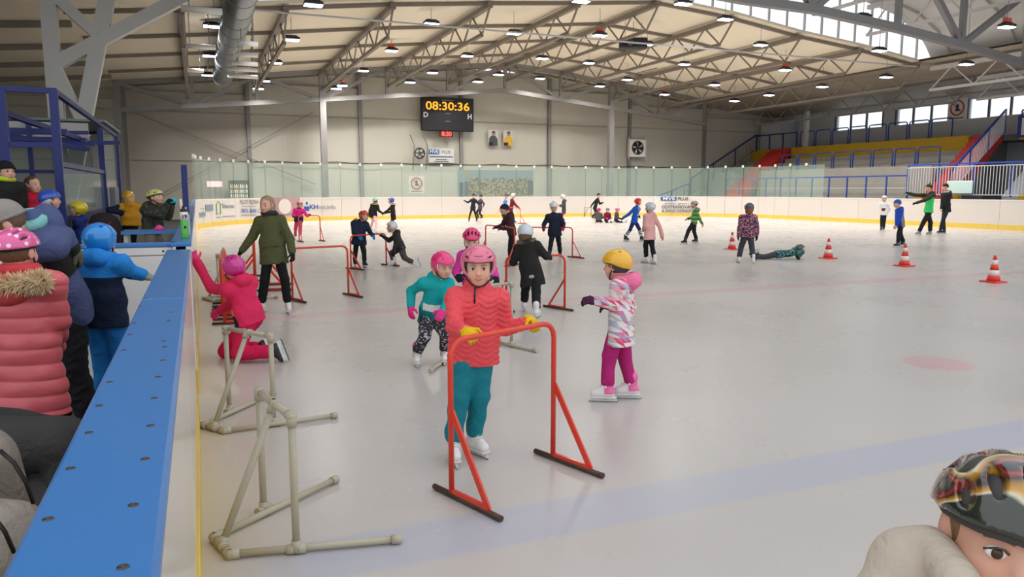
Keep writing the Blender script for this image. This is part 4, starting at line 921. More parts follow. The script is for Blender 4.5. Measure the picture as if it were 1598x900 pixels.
def helmet(c, fr, k, kind, col, root, O, h, pad=None, marks=None, liner=True, tilt=0, mats=None, pick=None):
    f, l, u = fr
    if tilt: a = math.radians(tilt); f, u = f * math.cos(a) + u * math.sin(a), u * math.cos(a) - f * math.sin(a)
    ax = np.array([l, f, u]); P = lambda x, y, z: c + (l * x + f * y + u * z) * k
    s = S(); cc = P(0, -.010, .022); R = np.array([.104, .120, .105]) * k if kind != 'bike' else np.array([.100, .124, .098]) * k
    s.ell(cc, R, ax, .001)
    q = lambda Pn: ((Pn - c) @ ax.T) / k
    if kind == 'ski':
        def cutf(Pn, D):
            w_ = q(Pn); front = np.minimum(w_[:, 1] - .058 + .25 * np.abs(w_[:, 0]), .040 - w_[:, 2] + .0 * w_[:, 0])
            return np.maximum(np.maximum(D, front * k), (-.078 - w_[:, 2] + .15 * w_[:, 1]) * k)
    elif kind == 'half':
        def cutf(Pn, D): w_ = q(Pn); return np.maximum(D, (.022 - w_[:, 2] + .12 * w_[:, 1] - .35 * np.clip(-w_[:, 1], 0, 1)) * k * .95)
    else:
        def cutf(Pn, D): w_ = q(Pn); return np.maximum(D, (.026 - w_[:, 2] + .08 * w_[:, 1]) * k)
    s.cutbox(cutf); s.ell(P(0, -.012, .016), R - .016 * k, ax, .001, sub=True)
    if kind == 'bike':
        for a in (-50, -25, 0, 25, 50):
            for b_ in ((.055, .04), (-.045, .05)):
                aa = math.radians(a); p = P(math.sin(aa) * .095, b_[0], .022 + math.cos(aa) * .095 * (.85 if b_[0] > 0 else .95)); s.ell(p, np.array([.0095, .036, .03]) * k, ax, .004, sub=True)
    if kind in ('ski', 'half'):
        for x, y in ((-.052, .062), (.052, .062), (-.045, -.05), (.045, -.05)): s.ell(P(x, y, .022 + .098 * math.sqrt(max(.05, 1 - (x / .104) ** 2 - (y / .12) ** 2))), np.array([.009, .014, .012]) * k, ax, .003, sub=True)
        s.disp = lambda Pn: -.0022 * k * np.clip(1 - np.abs(q(Pn)[:, 2] - .058) / .004, 0, 1)
    o = smesh('helmet', s, h, mats or [col], root, O, pick=pick)
    if liner:
        s2 = S(); s2.ell(P(0, -.010, .018), R - .012 * k, ax, .001)
        def cut2(Pn, D):
            w_ = q(Pn)
            if kind == 'ski': fr_ = np.minimum(w_[:, 1] - .058 + .2 * np.abs(w_[:, 0]), .034 - w_[:, 2]); return np.maximum(np.maximum(D, fr_ * k), (-.085 - w_[:, 2]) * k)
            if kind == 'half': return np.maximum(D, np.maximum((-.055 - w_[:, 2]) * k, np.minimum(.02 - w_[:, 2], w_[:, 1] - .0) * k))
            return np.maximum(D, (.014 - w_[:, 2] + .08 * w_[:, 1]) * k)
        s2.cutbox(cut2); s2.ell(P(0, -.006, .012), R - .024 * k, ax, .001, sub=True)
        smesh('helmet_padding', s2, h, pad or BLACK, o or root, O if o is None else O)
    st = MB()
    st.tube([P(-.079, .004, -.03) - O, P(-.070, .026, -.065) - O, P(-.035, .048, -.098) - O, P(0, .056, -.108) - O, P(.035, .048, -.098) - O, P(.070, .026, -.065) - O, P(.079, .004, -.03) - O], .0055 * k, 6)
    obj('chin_strap', st, BLACK, root); return o
def boot_skate(a, t, n_, k, m, root, O, h, side=None, holder=None, cuff=None):
    """a ankle joint, t toe direction, n_ sole-up direction"""
    t = nrm(t); n_ = nrm(n_ - t * (n_ @ t)); w_ = np.cross(n_, t); s = S(); P = lambda x, y, z: a + (t * x + w_ * y + n_ * z) * k
    s.cap(P(-.012, 0, .05), P(-.008, 0, -.03), .043 * k, .037 * k, .01); s.cap(P(-.03, 0, -.055), P(.10, 0, -.062), .034 * k, .029 * k, .03, w_, 1.05); s.cap(P(.0, 0, .0), P(.08, 0, -.05), .03 * k, .025 * k, .02)
    s.cut(-n_, P(0, 0, -.083))
    two = isinstance(m, tuple)
    o = smesh('skate_boot', s, h, list(m) if two else m, root, O, pick=(lambda C: (((C - a) @ t > .022 * k) | ((C - a) @ n_ < -.058 * k)).astype(int)) if two else None)
    mb = MB().obox(P(.025, 0, -.088) - O, (t, w_, n_), (.098 * k, .03 * k, .007 * k), bev=.004)
    for x in (-.03, .085): mb.obox(P(x, 0, -.102) - O, (t, w_, n_), (.022 * k, .009 * k, .012 * k))
    mb.obox(P(.028, 0, -.111) - O, (t, w_, n_), (.105 * k, .006 * k, .007 * k)); obj('blade_holder', mb, holder or SOLEW, o or root)
    obj('blade', MB().prism([P(x, -.002 / k, z) - O for x, z in ((-.08, -.131), (-.085, -.114), (.135, -.114), (.142, -.122), (.128, -.131))], w_ * .004), BLADE, o or root)
    if k > 0 and h < .012:
        lc = MB()
        for i in range(4): x, z = .015 + i * .018, .012 - i * .012; lc.tube([P(x, -.022, z + .012) - O, P(x + .006, 0, z + .022) - O, P(x, .022, z + .012) - O], .003 * k, 5)
        obj('laces', lc, cuff or BOOTW, o or root)
    return o
def glove(hc, d, th, pn, k, m, root, O, h, curl=.5, name='glove', cuffm=None, spread=.0):
    """hc palm centre, d finger direction, th thumb side, pn palm normal"""
    d = nrm(d); th = nrm(th - d * (th @ d)); pn = nrm(pn - d * (pn @ d) - th * (pn @ th)); s = S(); P = lambda x, y, z: hc + (d * x + th * y + pn * z) * k
    s.cap(P(-.05, 0, 0), P(-.012, 0, 0), .024 * k, .027 * k, .01, th, 1.15); s.cap(P(-.012, 0, -.002), P(.022, 0, 0), .019 * k, .017 * k, .012, th, 1.9)
    L = [.052, .060, .056, .046]
    for i in range(4):
        y = .029 - i * .0193; a1 = curl * 1.1; a2 = curl * 2.5; p0 = P(.025, y, 0); e1 = d * math.cos(a1) + pn * math.sin(a1) + th * spread * (1.5 - i); p1 = p0 + e1 * L[i] * .55 * k; e2 = d * math.cos(a2) + pn * math.sin(a2); p2 = p1 + e2 * L[i] * .5 * k
        s.cap(p0, p1, .0098 * k, .0095 * k, .003); s.cap(p1, p2, .0095 * k, .008 * k, .003)
    q0 = P(-.012, .032, .006); q1 = q0 + nrm(d * .6 + th * .7 + pn * .35) * .032 * k; q2 = q1 + nrm(d * (.9 - curl * .5) + th * .1 + pn * (.2 + curl * .8)) * .028 * k
    s.cap(q0, q1, .0125 * k, .0105 * k, .008); s.cap(q1, q2, .0105 * k, .009 * k, .003)
    o = smesh(name, s, h, m, root, O)
    if cuffm is not None: obj('glove_cuff', MB().tube([P(-.052, 0, 0) - O, P(-.03, 0, 0) - O], .031 * k, 14), cuffm, o)
    return o
def ik(a, b, l1, l2, pole):
    d = b - a; L = np.linalg.norm(d); l1, l2 = (l1, l2) if L < (l1 + l2) * .995 else (l1 * L / (l1 + l2) * 1.006, l2 * L / (l1 + l2) * 1.006)
    u = d / L; x = (l1 ** 2 - l2 ** 2 + L ** 2) / (2 * L); hh = math.sqrt(max(0, l1 ** 2 - x ** 2)); p = np.asarray(pole, float); p = p - u * (p @ u); return a + u * x + nrm(p) * hh
# ---------------------------------------------------------------- a whole person
def person(label, base, H, face, head, neck, pel, RH, LH, RF, LF, jacket, pants, *, hf=None, hp=0.0, hroll=0.0, jm2=None, jpick=None, hem=.06, hat=None, gl_=None, boot=BOOTW, holder=None,
           puff=0.0, hood=True, hoodm=None, fur=None, hairc=None, hairl=0.0, group=None, toeR=None, toeL=None, sh=None, ra=None, pole=None, kR=None, kL=None, eR=None, eL=None, bulk=1.0, headk=None, iris=IRIS, grip=0.5, gdir=None,
           quilt=None, legr=1.0, uvon=False, D0=None, footR=None, footL=None, smile=False, v=None, scarf=None, coat_flare=1.0, facing_mesh=True, fb=None, upR=None, upL=None, hip=None, pants_pick=None, extra=None, palmdown=True):
    """joints are pixels with a depth offset in metres from the base; face = body heading in degrees"""
    B = np.array(base, float); D = depth(B) if D0 is None else D0; kk = H / 1.2; O = B.copy(); O[2] = 0
    J = lambda t: np.array(t[1:], float) if t[0] == 'w' else at_depth(t[0], t[1], D + (t[2] if len(t) > 2 else 0))
    hc, nk, pl = J(head), J(neck), J(pel)
    k = (headk or (.94 + .06 * kk)); Fd = dirv(face); Ld = nrm(np.cross([0, 0, 1.], Fd)); axis = nrm(nk - pl)
    Ld = nrm(Ld - axis * (Ld @ axis)); Fb = np.cross(Ld, axis) * 1.0
    Fb = -np.cross(axis, Ld) if (-np.cross(axis, Ld)) @ Fd > 0 else np.cross(axis, Ld)
    if fb is not None: Fb = nrm(fb); Ld = nrm(np.cross(axis, Fb)) * (1 if np.cross(axis, Fb) @ Ld > 0 else -1)
    fr = head_frame(face if hf is None else hf, hp, hroll); h = v or min(.024, max(.0062, D * .00125))
    root = thing('person', label, 'person', O, 0, group); sw = (sh or .128) * kk * bulk; hw = (hip or .055) * kk
    JR = nk - Ld * sw - axis * .045 * kk; JL = nk + Ld * sw - axis * .045 * kk; hr, hl = J(RH), J(LH)
    pd = -axis * 1.0 - Fb * .45 if pole is None else pole
    e_r = J(eR) if eR else ik(JR, hr, .21 * kk, .20 * kk, pd - Ld * .5); e_l = J(eL) if eL else ik(JL, hl, .21 * kk, .20 * kk, pd + Ld * .5)
    HR = pl - Ld * hw; HL = pl + Ld * hw
    def foot(F_, up):                          # ground pixel -> ankle, or ('a', joint) for a lifted foot
        if F_[0] == 'a': return J(F_[1:])
        return ground(F_[0], F_[1]) + np.array([0, 0, .131 * k * .97])
    ar, al = foot(RF, upR), foot(LF, upL); tR = dirv(face if toeR is None else toeR) if not isinstance(toeR, np.ndarray) else toeR; tL = dirv(face if toeL is None else toeL) if not isinstance(toeL, np.ndarray) else toeL
    U3 = np.array([0, 0, 1.]); nR = U3 if upR is None else np.array(upR); nL = U3 if upL is None else np.array(upL)
    k_r = J(kR) if kR else ik(HR, ar, .25 * kk, .24 * kk, Fb * 1.0 - Ld * .15); k_l = J(kL) if kL else ik(HL, al, .25 * kk, .24 * kk, Fb + Ld * .15)
    # body: one continuous figure under the clothes
    s = S(); head_ops(s, hc, fr, k, nk, fine=h < .012); s.cap(nk - axis * .05, pl, .055 * kk, .06 * kk, .04, Ld, 1.5)
    for a, e, w_ in ((JR, e_r, hr), (JL, e_l, hl)): s.cap(a, e, .027 * kk, .022 * kk, .03); s.cap(e, w_, .022 * kk, .016 * kk, .01)
    for a, e, w_ in ((HR, k_r, ar), (HL, k_l, al)): s.cap(a, e, .05 * kk, .035 * kk, .03); s.cap(e, w_, .034 * kk, .024 * kk, .01)
    smesh('body', s, max(h * (1 if h < .012 else .8), .0066), SKIN, root, O)
    if facing_mesh: face_parts(hc, fr, k, root, O, iris, h < .012, smile)
    # jacket
    r0 = .086 * kk * bulk; s = S(); w1 = nk - axis * .075 * kk; hemv = pl - axis * hem * kk
    s.cap(w1, pl + axis * .09 * kk, r0, r0 * .98, .02, Ld, 1.38); s.cap(pl + axis * .1 * kk, hemv - axis * .06 * kk, r0 * .98, r0 * 1.12 * coat_flare, .04, Ld, 1.6)
    s.cap(JR, JL, .05 * kk * bulk, .05 * kk * bulk, .05); s.post.append((-axis, float(-axis @ hemv)))
    rr = (ra or .047) * kk * (bulk ** .5)
    for a, e, w_ in ((JR, e_r, hr), (JL, e_l, hl)):
        wd = nrm(w_ - e); s.cap(a, e, rr * 1.12, rr * .96, .035); s.cap(e, w_ - wd * .05 * kk, rr * .95, rr * .78, .012)
    s.cap(nk - axis * .02, nk + axis * .02 * kk + Fb * .0, .058 * kk, .05 * kk, .02)
    if hood and not hoodm: s.ell(nk - Fb * .065 * kk - axis * .0, np.array([.085, .05, .06]) * kk, np.array([Ld, Fb, axis]), .025); s.ell(nk - Fb * .07 * kk + axis * .02, np.array([.05, .02, .03]) * kk, np.array([Ld, Fb, axis]), .02, sub=True)
    wr = wrinkle(.006 * kk if h < .012 else .006, .8, int(B[0] * 100) % 997)
    if quilt:
        pit, amp, chev = quilt; rel = lambda P: (P - pl) @ axis
        def dq(P):
            z = rel(P); x = np.abs((P - pl) @ Ld); zz = z + (chev * .03 * np.abs(np.sin((P - pl) @ Ld * 26)) if chev else 0); return wr(P) * .6 + amp * (1 - np.abs(np.sin(math.pi * zz / pit)) ** .5) - amp * .3
        s.disp = dq
    else: s.disp = wr
    jmats = [jacket] + (jm2 or []); loc = lambda C: np.stack([(C - pl) @ Ld, (C - pl) @ Fb, (C - pl) @ axis], 1) / kk
    uvf = (lambda P: np.stack([(P - pl) @ RT + .5 * ((P - pl) @ FH), (P - pl) @ axis], 1)) if uvon else None
    jo = smesh('jacket', s, h, jmats, root, O, pick=(lambda C: jpick(loc(C), C, dict(eR=e_r, eL=e_l, hR=hr, hL=hl, JR=JR, JL=JL, kk=kk))) if jpick else None, uv=uvf)
    if h < .012:
        zp = MB().tube([nk + Fb * .052 * kk + axis * .01 - O] + [nk - axis * t * kk + Fb * (.082 + .004 * math.sin(t * 30)) * kk * bulk - O for t in (.05, .12, .18, .24, .29)], .0035, 6); obj('zip', zp, jacket if face < 90 and face > -90 else jacket, jo)
    if hoodm:
        s = S(); s.cap(nk + Ld * .06 * kk + Fb * .02, nk - Fb * .085 * kk + axis * .0 + Ld * .03 * kk, .042 * kk, .062 * kk, .02); s.cap(nk - Ld * .06 * kk + Fb * .02, nk - Fb * .085 * kk - Ld * .03 * kk, .042 * kk, .062 * kk, .02)
        s.cap(nk + Ld * .03 - Fb * .085 * kk, nk - Ld * .03 - Fb * .085 * kk, .05 * kk, .05 * kk, .02); s.ell(nk - Fb * .03 * kk + axis * .045 * kk, np.array([.055, .06, .03]) * kk, np.array([Ld, Fb, axis]), .02, sub=True); s.disp = wr; smesh('hood', s, h, hoodm, jo, O)
    if fur is not None:
        pts = [nk + Ld * .11 * kk * math.sin(a) - Fb * .11 * kk * math.cos(a) * .9 + axis * (.035 - .02 * math.cos(a)) * kk for a in np.linspace(-2.2, 2.2, 14)]; fur_ring('fur_trim', pts, .022 * kk, .03 * kk, fur, jo, O, 260)
    if scarf is not None: obj('scarf', MB().tube([nk + axis * .03 * kk + Ld * .06 * kk * math.cos(a) + Fb * .055 * kk * math.sin(a) - O for a in np.linspace(0, 2 * math.pi, 16, False)], .024 * kk, 8, closed=True), scarf, root)
    # trousers
    s = S(); lr = legr * kk * 1.1; s.cap(pl + Ld * .02 * kk, pl - Ld * .02 * kk, .068 * kk, .068 * kk, .02)
    for a, e, w_ in ((HR, k_r, ar), (HL, k_l, al)): wd = nrm(w_ - e); s.cap(a, e, .06 * lr, .048 * lr, .03); s.cap(e, w_ - wd * .035 * kk, .047 * lr, .042 * lr, .012)
    s.disp = wrinkle(.005 * kk if h < .012 else .004, 1.2, int(B[1] * 100) % 991); po_ = smesh('trousers', s, h, pants if isinstance(pants, list) else [pants], root, O, pick=(lambda C: pants_pick(loc(C), C)) if pants_pick else None)
    for a, t, n2 in ((ar, tR, nR), (al, tL, nL)): boot_skate(a, t, n2, k, boot, root, O, min(h, .014), holder=holder)
    gm = gl_ or SKIN
    for w_, e, sd in ((hr, e_r, -1), (hl, e_l, 1)):
        d = nrm(w_ - e) if gdir is None else nrm(gdir); pn = -U3 * 1.0 + (-Ld * sd) * .8 if palmdown else Ld * -sd; pn = nrm(pn - d * (pn @ d)); th = np.cross(pn, d) * sd
        glove(w_, d, th, pn, k * 1.02, gm, root, O, min(max(h * .75, .0045), .014), curl=grip, name='glove' if gl_ else 'hand')
    # head wear and hair
    f, l, u = fr; ax = np.array([l, f, u]); P = lambda x, y, z: hc + (l * x + f * y + u * z) * k; hm = hairc or hairm('brown', (110, 82, 60))
    s = S(); s.ell(P(0, -.014, .018), np.array([.080, .094, .090]) * k, ax, .001)
    s.cutbox(lambda Pn, Dd: np.maximum(Dd, np.minimum(((Pn - hc) @ f) - .035 * k, .048 * k - ((Pn - hc) @ u)) * 1.0)); s.cut(-u, P(0, 0, -.05))
    if hairl:
        for q in (-1, 1): s.cap(P(q * .058, -.04, -.03), P(q * .062, -.0, -.05 - hairl), .032 * k, .02 * k, .03)
        s.cap(P(0, -.07, -.02), P(0, -.075, -.05 - hairl), .06 * k, .045 * k, .03, l, 1.2)
    s.disp = lambda Pn: .0022 * np.sin(((Pn - hc) @ l) * 420 + 3 * np.sin(((Pn - hc) @ u) * 30)); smesh('hair', s, h, hm, root, O)
    if hat:
        kind, hmcol = hat[0], hat[1]; kw = hat[2] if len(hat) > 2 else {}; hh = min(max(h * .8, .005), .013)
        if kind == 'beanie':
            s = S(); s.ell(P(0, -.014, .03), np.array([.090, .104, .098]) * k, ax, .001); s.cutbox(lambda Pn, Dd: np.maximum(Dd, .018 * k - (Pn - hc) @ u - .2 * (-((Pn - hc) @ f)))); bo = smesh('beanie', s, hh, hmcol, root, O)
            obj('turn_up', MB().tube([P(.086 * math.cos(a), -.014 + .1 * math.sin(a), .028 + .02 * math.sin(a)) - O for a in np.linspace(0, 2 * math.pi, 24, False)], .011 * k, 8, closed=True), hmcol, bo)
            if kw.get('pom'): obj('pompom', MB().lathe(P(0, -.02, .12) - O, [(.01, 0), (.028, .012), (.034, .03), (.026, .05), (.008, .06)], 14), FURG, bo)
        else: helmet(hc, fr, k, kind, hmcol, root, O, hh, **kw)
    if extra: extra(root, O, dict(P=P, J=J, nk=nk, pl=pl, Ld=Ld, Fb=Fb, axis=axis, kk=kk, hc=hc, fr=fr, k=k, h=h, jo=jo, ar=ar, al=al, hr=hr, hl=hl, kr=k_r, kl=k_l, JR=JR, JL=JL, er=e_r, el=e_l))
    return root
# ================================================================ people
def G(*pts): return np.mean([ground(x, y) for x, y in pts], 0)
def BD(px, D, z=0.0): p = at_depth(px, 450, D); p[2] = z; return p
WF = lambda b, lat, fw, z=.13: ('a', 'w', *(np.array([b[0], b[1], z]) + RT * lat + FH * fw))
WP = lambda b, lat, fw, z: ('w', *(np.array([b[0], b[1], z]) + RT * lat + FH * fw))
def picker(f): return lambda L, C, J: f(L[:, 0], L[:, 1], L[:, 2], C, J)
def near_seg(C, a, b, r): ab = b - a; t = np.clip(((C - a) @ ab) / (ab @ ab), 0, 1); return np.linalg.norm(C - a - t[:, None] * ab, axis=1) < r
def sleeve(C, J, r=.06): return near_seg(C, J['JR'] , J['eR'], r * J['kk']) | near_seg(C, J['eR'], J['hR'], r * J['kk']) | near_seg(C, J['JL'], J['eL'], r * J['kk']) | near_seg(C, J['eL'], J['hL'], r * J['kk'])
# --- the girl in front
CORAL = cloth('coral', (236, 84, 92), .6); TEAL = cloth('teal_trousers', (22, 124, 138), .7); YG = cloth('yellow_glove', (232, 184, 24), .7)
PINKB = (mat('boot_white_pink', (232, 214, 218), .4, var=.1, vscale=30), BOOTW)
def girl_extra(root, O, e):
    P, nk, Ld, Fb, ax, kk = e['P'], e['nk'], e['Ld'], e['Fb'], e['axis'], e['kk']
    sm = MB().tube([P(x, .1135 - 1.6 * x * x, .077 + 5.5 * x * x) - O for x in np.linspace(-.024, .024, 9)], .0016, 6); obj('printed_smile', sm, BLACK, root)
    for q in (-1, 1): obj('helmet_vent', MB().tube([P(q * .060, .088, .067) - O, P(q * .071, .079, .074) - O], .0055, 8), BLACK, root)
    obj('strap_end', MB().tube([P(-.02, .06, -.108) - O, P(-.024, .072, -.16) - O, P(-.024, .074, -.2) - O], .0055, 6), BLACK, root)
    for w_, s_ in (('hr', 1), ('hl', 1)):
        d = nrm(e[w_] - e['er' if w_ == 'hr' else 'el']); c = e[w_] - d * .038
        obj('glove_strap', MB().tube([c - d * .006 - O, c + d * .006 - O], .030, 16), BLACK, root)
    for t in (.2, .5, .8):
        pass
    for q, (a, b_) in ((-1, (e['kr'], e['ar'])), (1, (e['kl'], e['al']))):
        hp_ = e['pl'] + Ld * q * .062; pts = [hp_ + Ld * q * .055, a + Ld * q * .047, b_ + Ld * q * .04 + np.array([0, 0, .04])]; obj('side_piping', MB().tube([p - O for p in pts], .003, 5), mat('piping_grey', (120, 120, 140), .7), root)
person('girl in coral puffer jacket and pink helmet gripping the large red skating frame', G((704, 722), (740, 710)), 1.17, 8, (747, 416, -.05), (746, 453, -.03), (740, 546, .02), (731, 520, -.36), (832, 502, -.03), (707, 720), (740, 708),
       CORAL, TEAL, hf=2, hp=-4, hat=('ski', gloss('pink', (224, 112, 142)), dict(pad=BLACK)), gl_=YG, boot=PINKB, toeR=15, toeL=40, hem=.075, quilt=(.034, .009, 1), hairc=hairm('light', (176, 138, 100)), gdir=(.33, -.94, -.25), grip=.85, smile=True, hood=True, extra=girl_extra, legr=1.12, pole=np.array([0, 0, -1.]) + .2 * FH, bulk=1.04, hip=.046, v=.0062)
# --- turquoise
TQ = cloth('turquoise', (22, 164, 168)); TQD = cloth('dark_teal', (10, 122, 122)); CWH = cloth('white_cloth', (226, 226, 220)); PKG = cloth('pink_glove', (226, 54, 128)); PKH = gloss('hot_pink', (232, 40, 120))
def patt(name, c1, c2, sc, thr=.5, c3=None, stretch=(1, 1, 1)):
    m, nt, b = nodes_mat('cloth_' + name, .8); n = NX(nt); vec, x, y, z = n.coords(); v2 = n.scale(vec, stretch); a = n.noise(v2, sc, 2); r = nt.nodes.new('ShaderNodeValToRGB'); r.color_ramp.interpolation = 'CONSTANT'; nt.links.new(a, r.inputs[0]); e = r.color_ramp.elements
    e[0].color = lin(c1); e[1].color = lin(c2); e[1].position = thr
    if c3: q = e.new(thr + .07); q.color = lin(c3)
    nt.links.new(r.outputs[0], b.inputs['Base Color']); return m
DOTP = patt('dark_speckled', (44, 40, 48), (196, 190, 196), 48, .60)
person('child in turquoise jacket and hot pink helmet bending forward', G((650, 570), (694, 567)), 1.08, 18, (691, 414, -.12), (682, 436, -.08), (674, 494, .06), (641, 484, -.06), (689, 489, -.28), (651, 569), (694, 566),
       TQ, DOTP, jm2=[CWH, TQD], jpick=picker(lambda x, y, z, C, J: np.where((z < .19) & (z > .115 + .04 * np.abs(x)) & (y > 0) & (np.abs(x) < .12) & ~sleeve(C, J, .05), 1, np.where(z < .13, 2, 0))), hf=35, hp=-16, hat=('ski', PKH, dict(pad=BOOTW)), gl_=PKG, boot=(mat('boot_pink_part', (220, 80, 140), .4), BOOTW), toeR=8, toeL=4, hem=.06, hairc=hairm('blond', (204, 172, 124)), hairl=.03, iris=IRISB, grip=.35, legr=1.15)
# --- magenta child behind
person('child in magenta jacket and pink cycling helmet right behind the coral girl', BD(740, 8.2), 1.12, 5, (736, 373, -.12), (738, 392, -.06), (742, 446, .05), (715, 432, -.2), (775, 436, -.2), (728, 518), (754, 518), cloth('magenta', (214, 60, 158)), cloth('black_trousers', (30, 30, 34)), hp=-22, hat=('bike', gloss('rose', (226, 44, 110)), {}), gl_=cloth('black_glove', (26, 26, 30)), toeR=0, toeL=10, hairc=hairm('blond', (204, 172, 124)), scarf=cloth('pink_scarf', (236, 70, 120)))
BLK = cloth('black_trousers', (30, 30, 34)); BLKJ = cloth('black_jacket', (40, 38, 38)); BG = cloth('black_glove', (26, 26, 30)); WH = gloss('white', (232, 230, 228)); WHG = gloss('silver_white', (206, 216, 222))
NVY = cloth('navy', (36, 42, 62)); MAR = cloth('maroon', (112, 32, 48))
def oval_patch(root, O, e):
    P = e['pl'] - e['Fb'] * .098 * e['kk'] - e['axis'] * .03 + e['Ld'] * -.01; ax = e['Ld']; obj('reflective_patch', MB().obox(P - O, (ax, e['Fb'], e['axis']), (.035, .02, .022), bev=.015), mat('patch_grey', (170, 170, 168), .4), e['jo'])
    # hair under hood
person('child in long black coat and silver helmet seen from behind', G((818, 486), (838, 494)), 1.12, 172, (820, 364, .08), (822, 380, .04), (829, 428, 0), (858, 400, .24), (806, 402, .26), (837, 496), (818, 485), BLKJ, BLK, hem=.16, hat=('ski', WHG, {}), gl_=cloth('maroon_glove', (88, 22, 52)), toeR=160, toeL=175, fur=FURG, coat_flare=1.12, facing_mesh=False, hairc=hairm('brown', (110, 82, 60)), hairl=.04, bulk=1.05, extra=oval_patch, legr=1.15)
# --- geometric coat
m, nt, b = nodes_mat('cloth_triangles', .75); n = NX(nt); uvn = nt.nodes.new('ShaderNodeTexCoord'); sx = nt.nodes.new('ShaderNodeSeparateXYZ'); nt.links.new(uvn.outputs['UV'], sx.inputs[0])
u_ = n.m('MULTIPLY', sx.outputs[0], 1 / .048); v_ = n.m('MULTIPLY', sx.outputs[1], 1 / .040)
sk = n.m('ADD', u_, n.m('MULTIPLY', v_, .5)); iu = n.m('FLOOR', sk); iv = n.m('FLOOR', v_); fu = n.m('FRACT', sk); fv = n.m('FRACT', v_); tri = n.m('GREATER_THAN', n.m('ADD', fu, fv), 1.0)
cb_ = nt.nodes.new('ShaderNodeCombineXYZ'); nt.links.new(iu, cb_.inputs[0]); nt.links.new(iv, cb_.inputs[1]); nt.links.new(tri, cb_.inputs[2]); wn_ = nt.nodes.new('ShaderNodeTexWhiteNoise'); nt.links.new(cb_.outputs[0], wn_.inputs['Vector'])
rp = nt.nodes.new('ShaderNodeValToRGB'); rp.color_ramp.interpolation = 'CONSTANT'; nt.links.new(wn_.outputs['Value'], rp.inputs[0]); e_ = rp.color_ramp.elements; e_[0].color = lin((228, 222, 218)); e_[1].color = lin((226, 118, 150)); e_[1].position = .42
for p_, c_ in ((.58, (178, 186, 200)), (.7, (236, 170, 178)), (.8, (176, 150, 184)), (.9, (216, 70, 108))): q_ = e_.new(p_); q_.color = lin(c_)
nt.links.new(rp.outputs[0], b.inputs['Base Color']); GEO = m
PKF = cloth('pink_fleece', (240, 120, 160), .9)
def geo_extra(root, O, e):
    for a in (e['ar'], e['al']):
        for z in (0.0, .045): obj('boot_buckle', MB().lathe(a + e['Ld'] * .043 + np.array([0, 0, z]) - O, [(.01, 0), (.009, .005)], 12, axis=e['Ld']), BOOTW, root)
person('child in pink geometric patterned coat and yellow helmet gliding left', G((947, 625), (984, 624)), 1.09, -112, (962, 414, 0), (972, 437, 0), (969, 505, .0), (948, 478, .12), (922, 469, -.12), (984, 622), (947, 627), GEO, cloth('magenta_trousers', (178, 36, 112)), hem=.17, hf=-122, hp=-4, hat=('half', gloss('yellow', (238, 178, 34)), dict(pad=mat('dark_padding', (70, 66, 68), .8))), gl_=cloth('navy_red_mitten', (74, 32, 66)), boot=(mat('boot_pink', (236, 112, 168), .45), BOOTW), toeR=-95, toeL=-98, hoodm=PKF, uvon=True, coat_flare=1.12, hairc=hairm('brown', (110, 82, 60)), facing_mesh=False, legr=1.12, eL=(958, 474, -.13), pants_pick=None, extra=geo_extra, bulk=1.05)
# --- woman in green coat
OLV = cloth('olive', (86, 88, 56)); 
def woman_extra(root, O, e):
    P, nk, pl, Ld, Fb, ax = (e[k] for k in ('P', 'nk', 'pl', 'Ld', 'Fb', 'axis'))
    for q in (-1, 1): obj('pocket_flap', MB().obox(pl + ax * .08 + Ld * q * .07 + Fb * .115 - O, (Ld, Fb, ax), (.045, .008, .012), bev=.004), OLV, e['jo'])
    s = S(); [s.cap(P(q * .055, -.02, .04), P(q * .07, .01, -.16), .032, .022, .02) for q in (-1, 1)]; s.cap(P(0, -.06, .03), P(0, -.06, -.12), .07, .05, .03); s.disp = lambda Pn: .002 * np.sin((Pn @ Ld) * 400); smesh('hair_strands', s, .011, hairm('greyblond', (164, 136, 108)), root, O)
person('woman in olive green coat with long hair, black leggings and white skates', G((409, 488), (450, 488)), 1.5, 4, (416, 319, 0), (421, 337, .02), (426, 392, .02), (374, 396, 0), (457, 399, -.05), (409, 488), (450, 488), OLV, cloth('black_leggings', (24, 24, 26)), hem=.13, hf=-12, hp=-8, gl_=BG, toeR=-15, toeL=22, hairc=hairm('greyblond', (164, 136, 108)), hairl=.1, headk=1.06, bulk=.86, legr=.88, kR=(413, 436, -.05), kL=(444, 434, -.05), eR=(394, 369, .05), eL=(452, 372, .03), scarf=cloth('dark_scarf', (52, 54, 48)), extra=woman_extra, coat_flare=1.2, hip=.042)
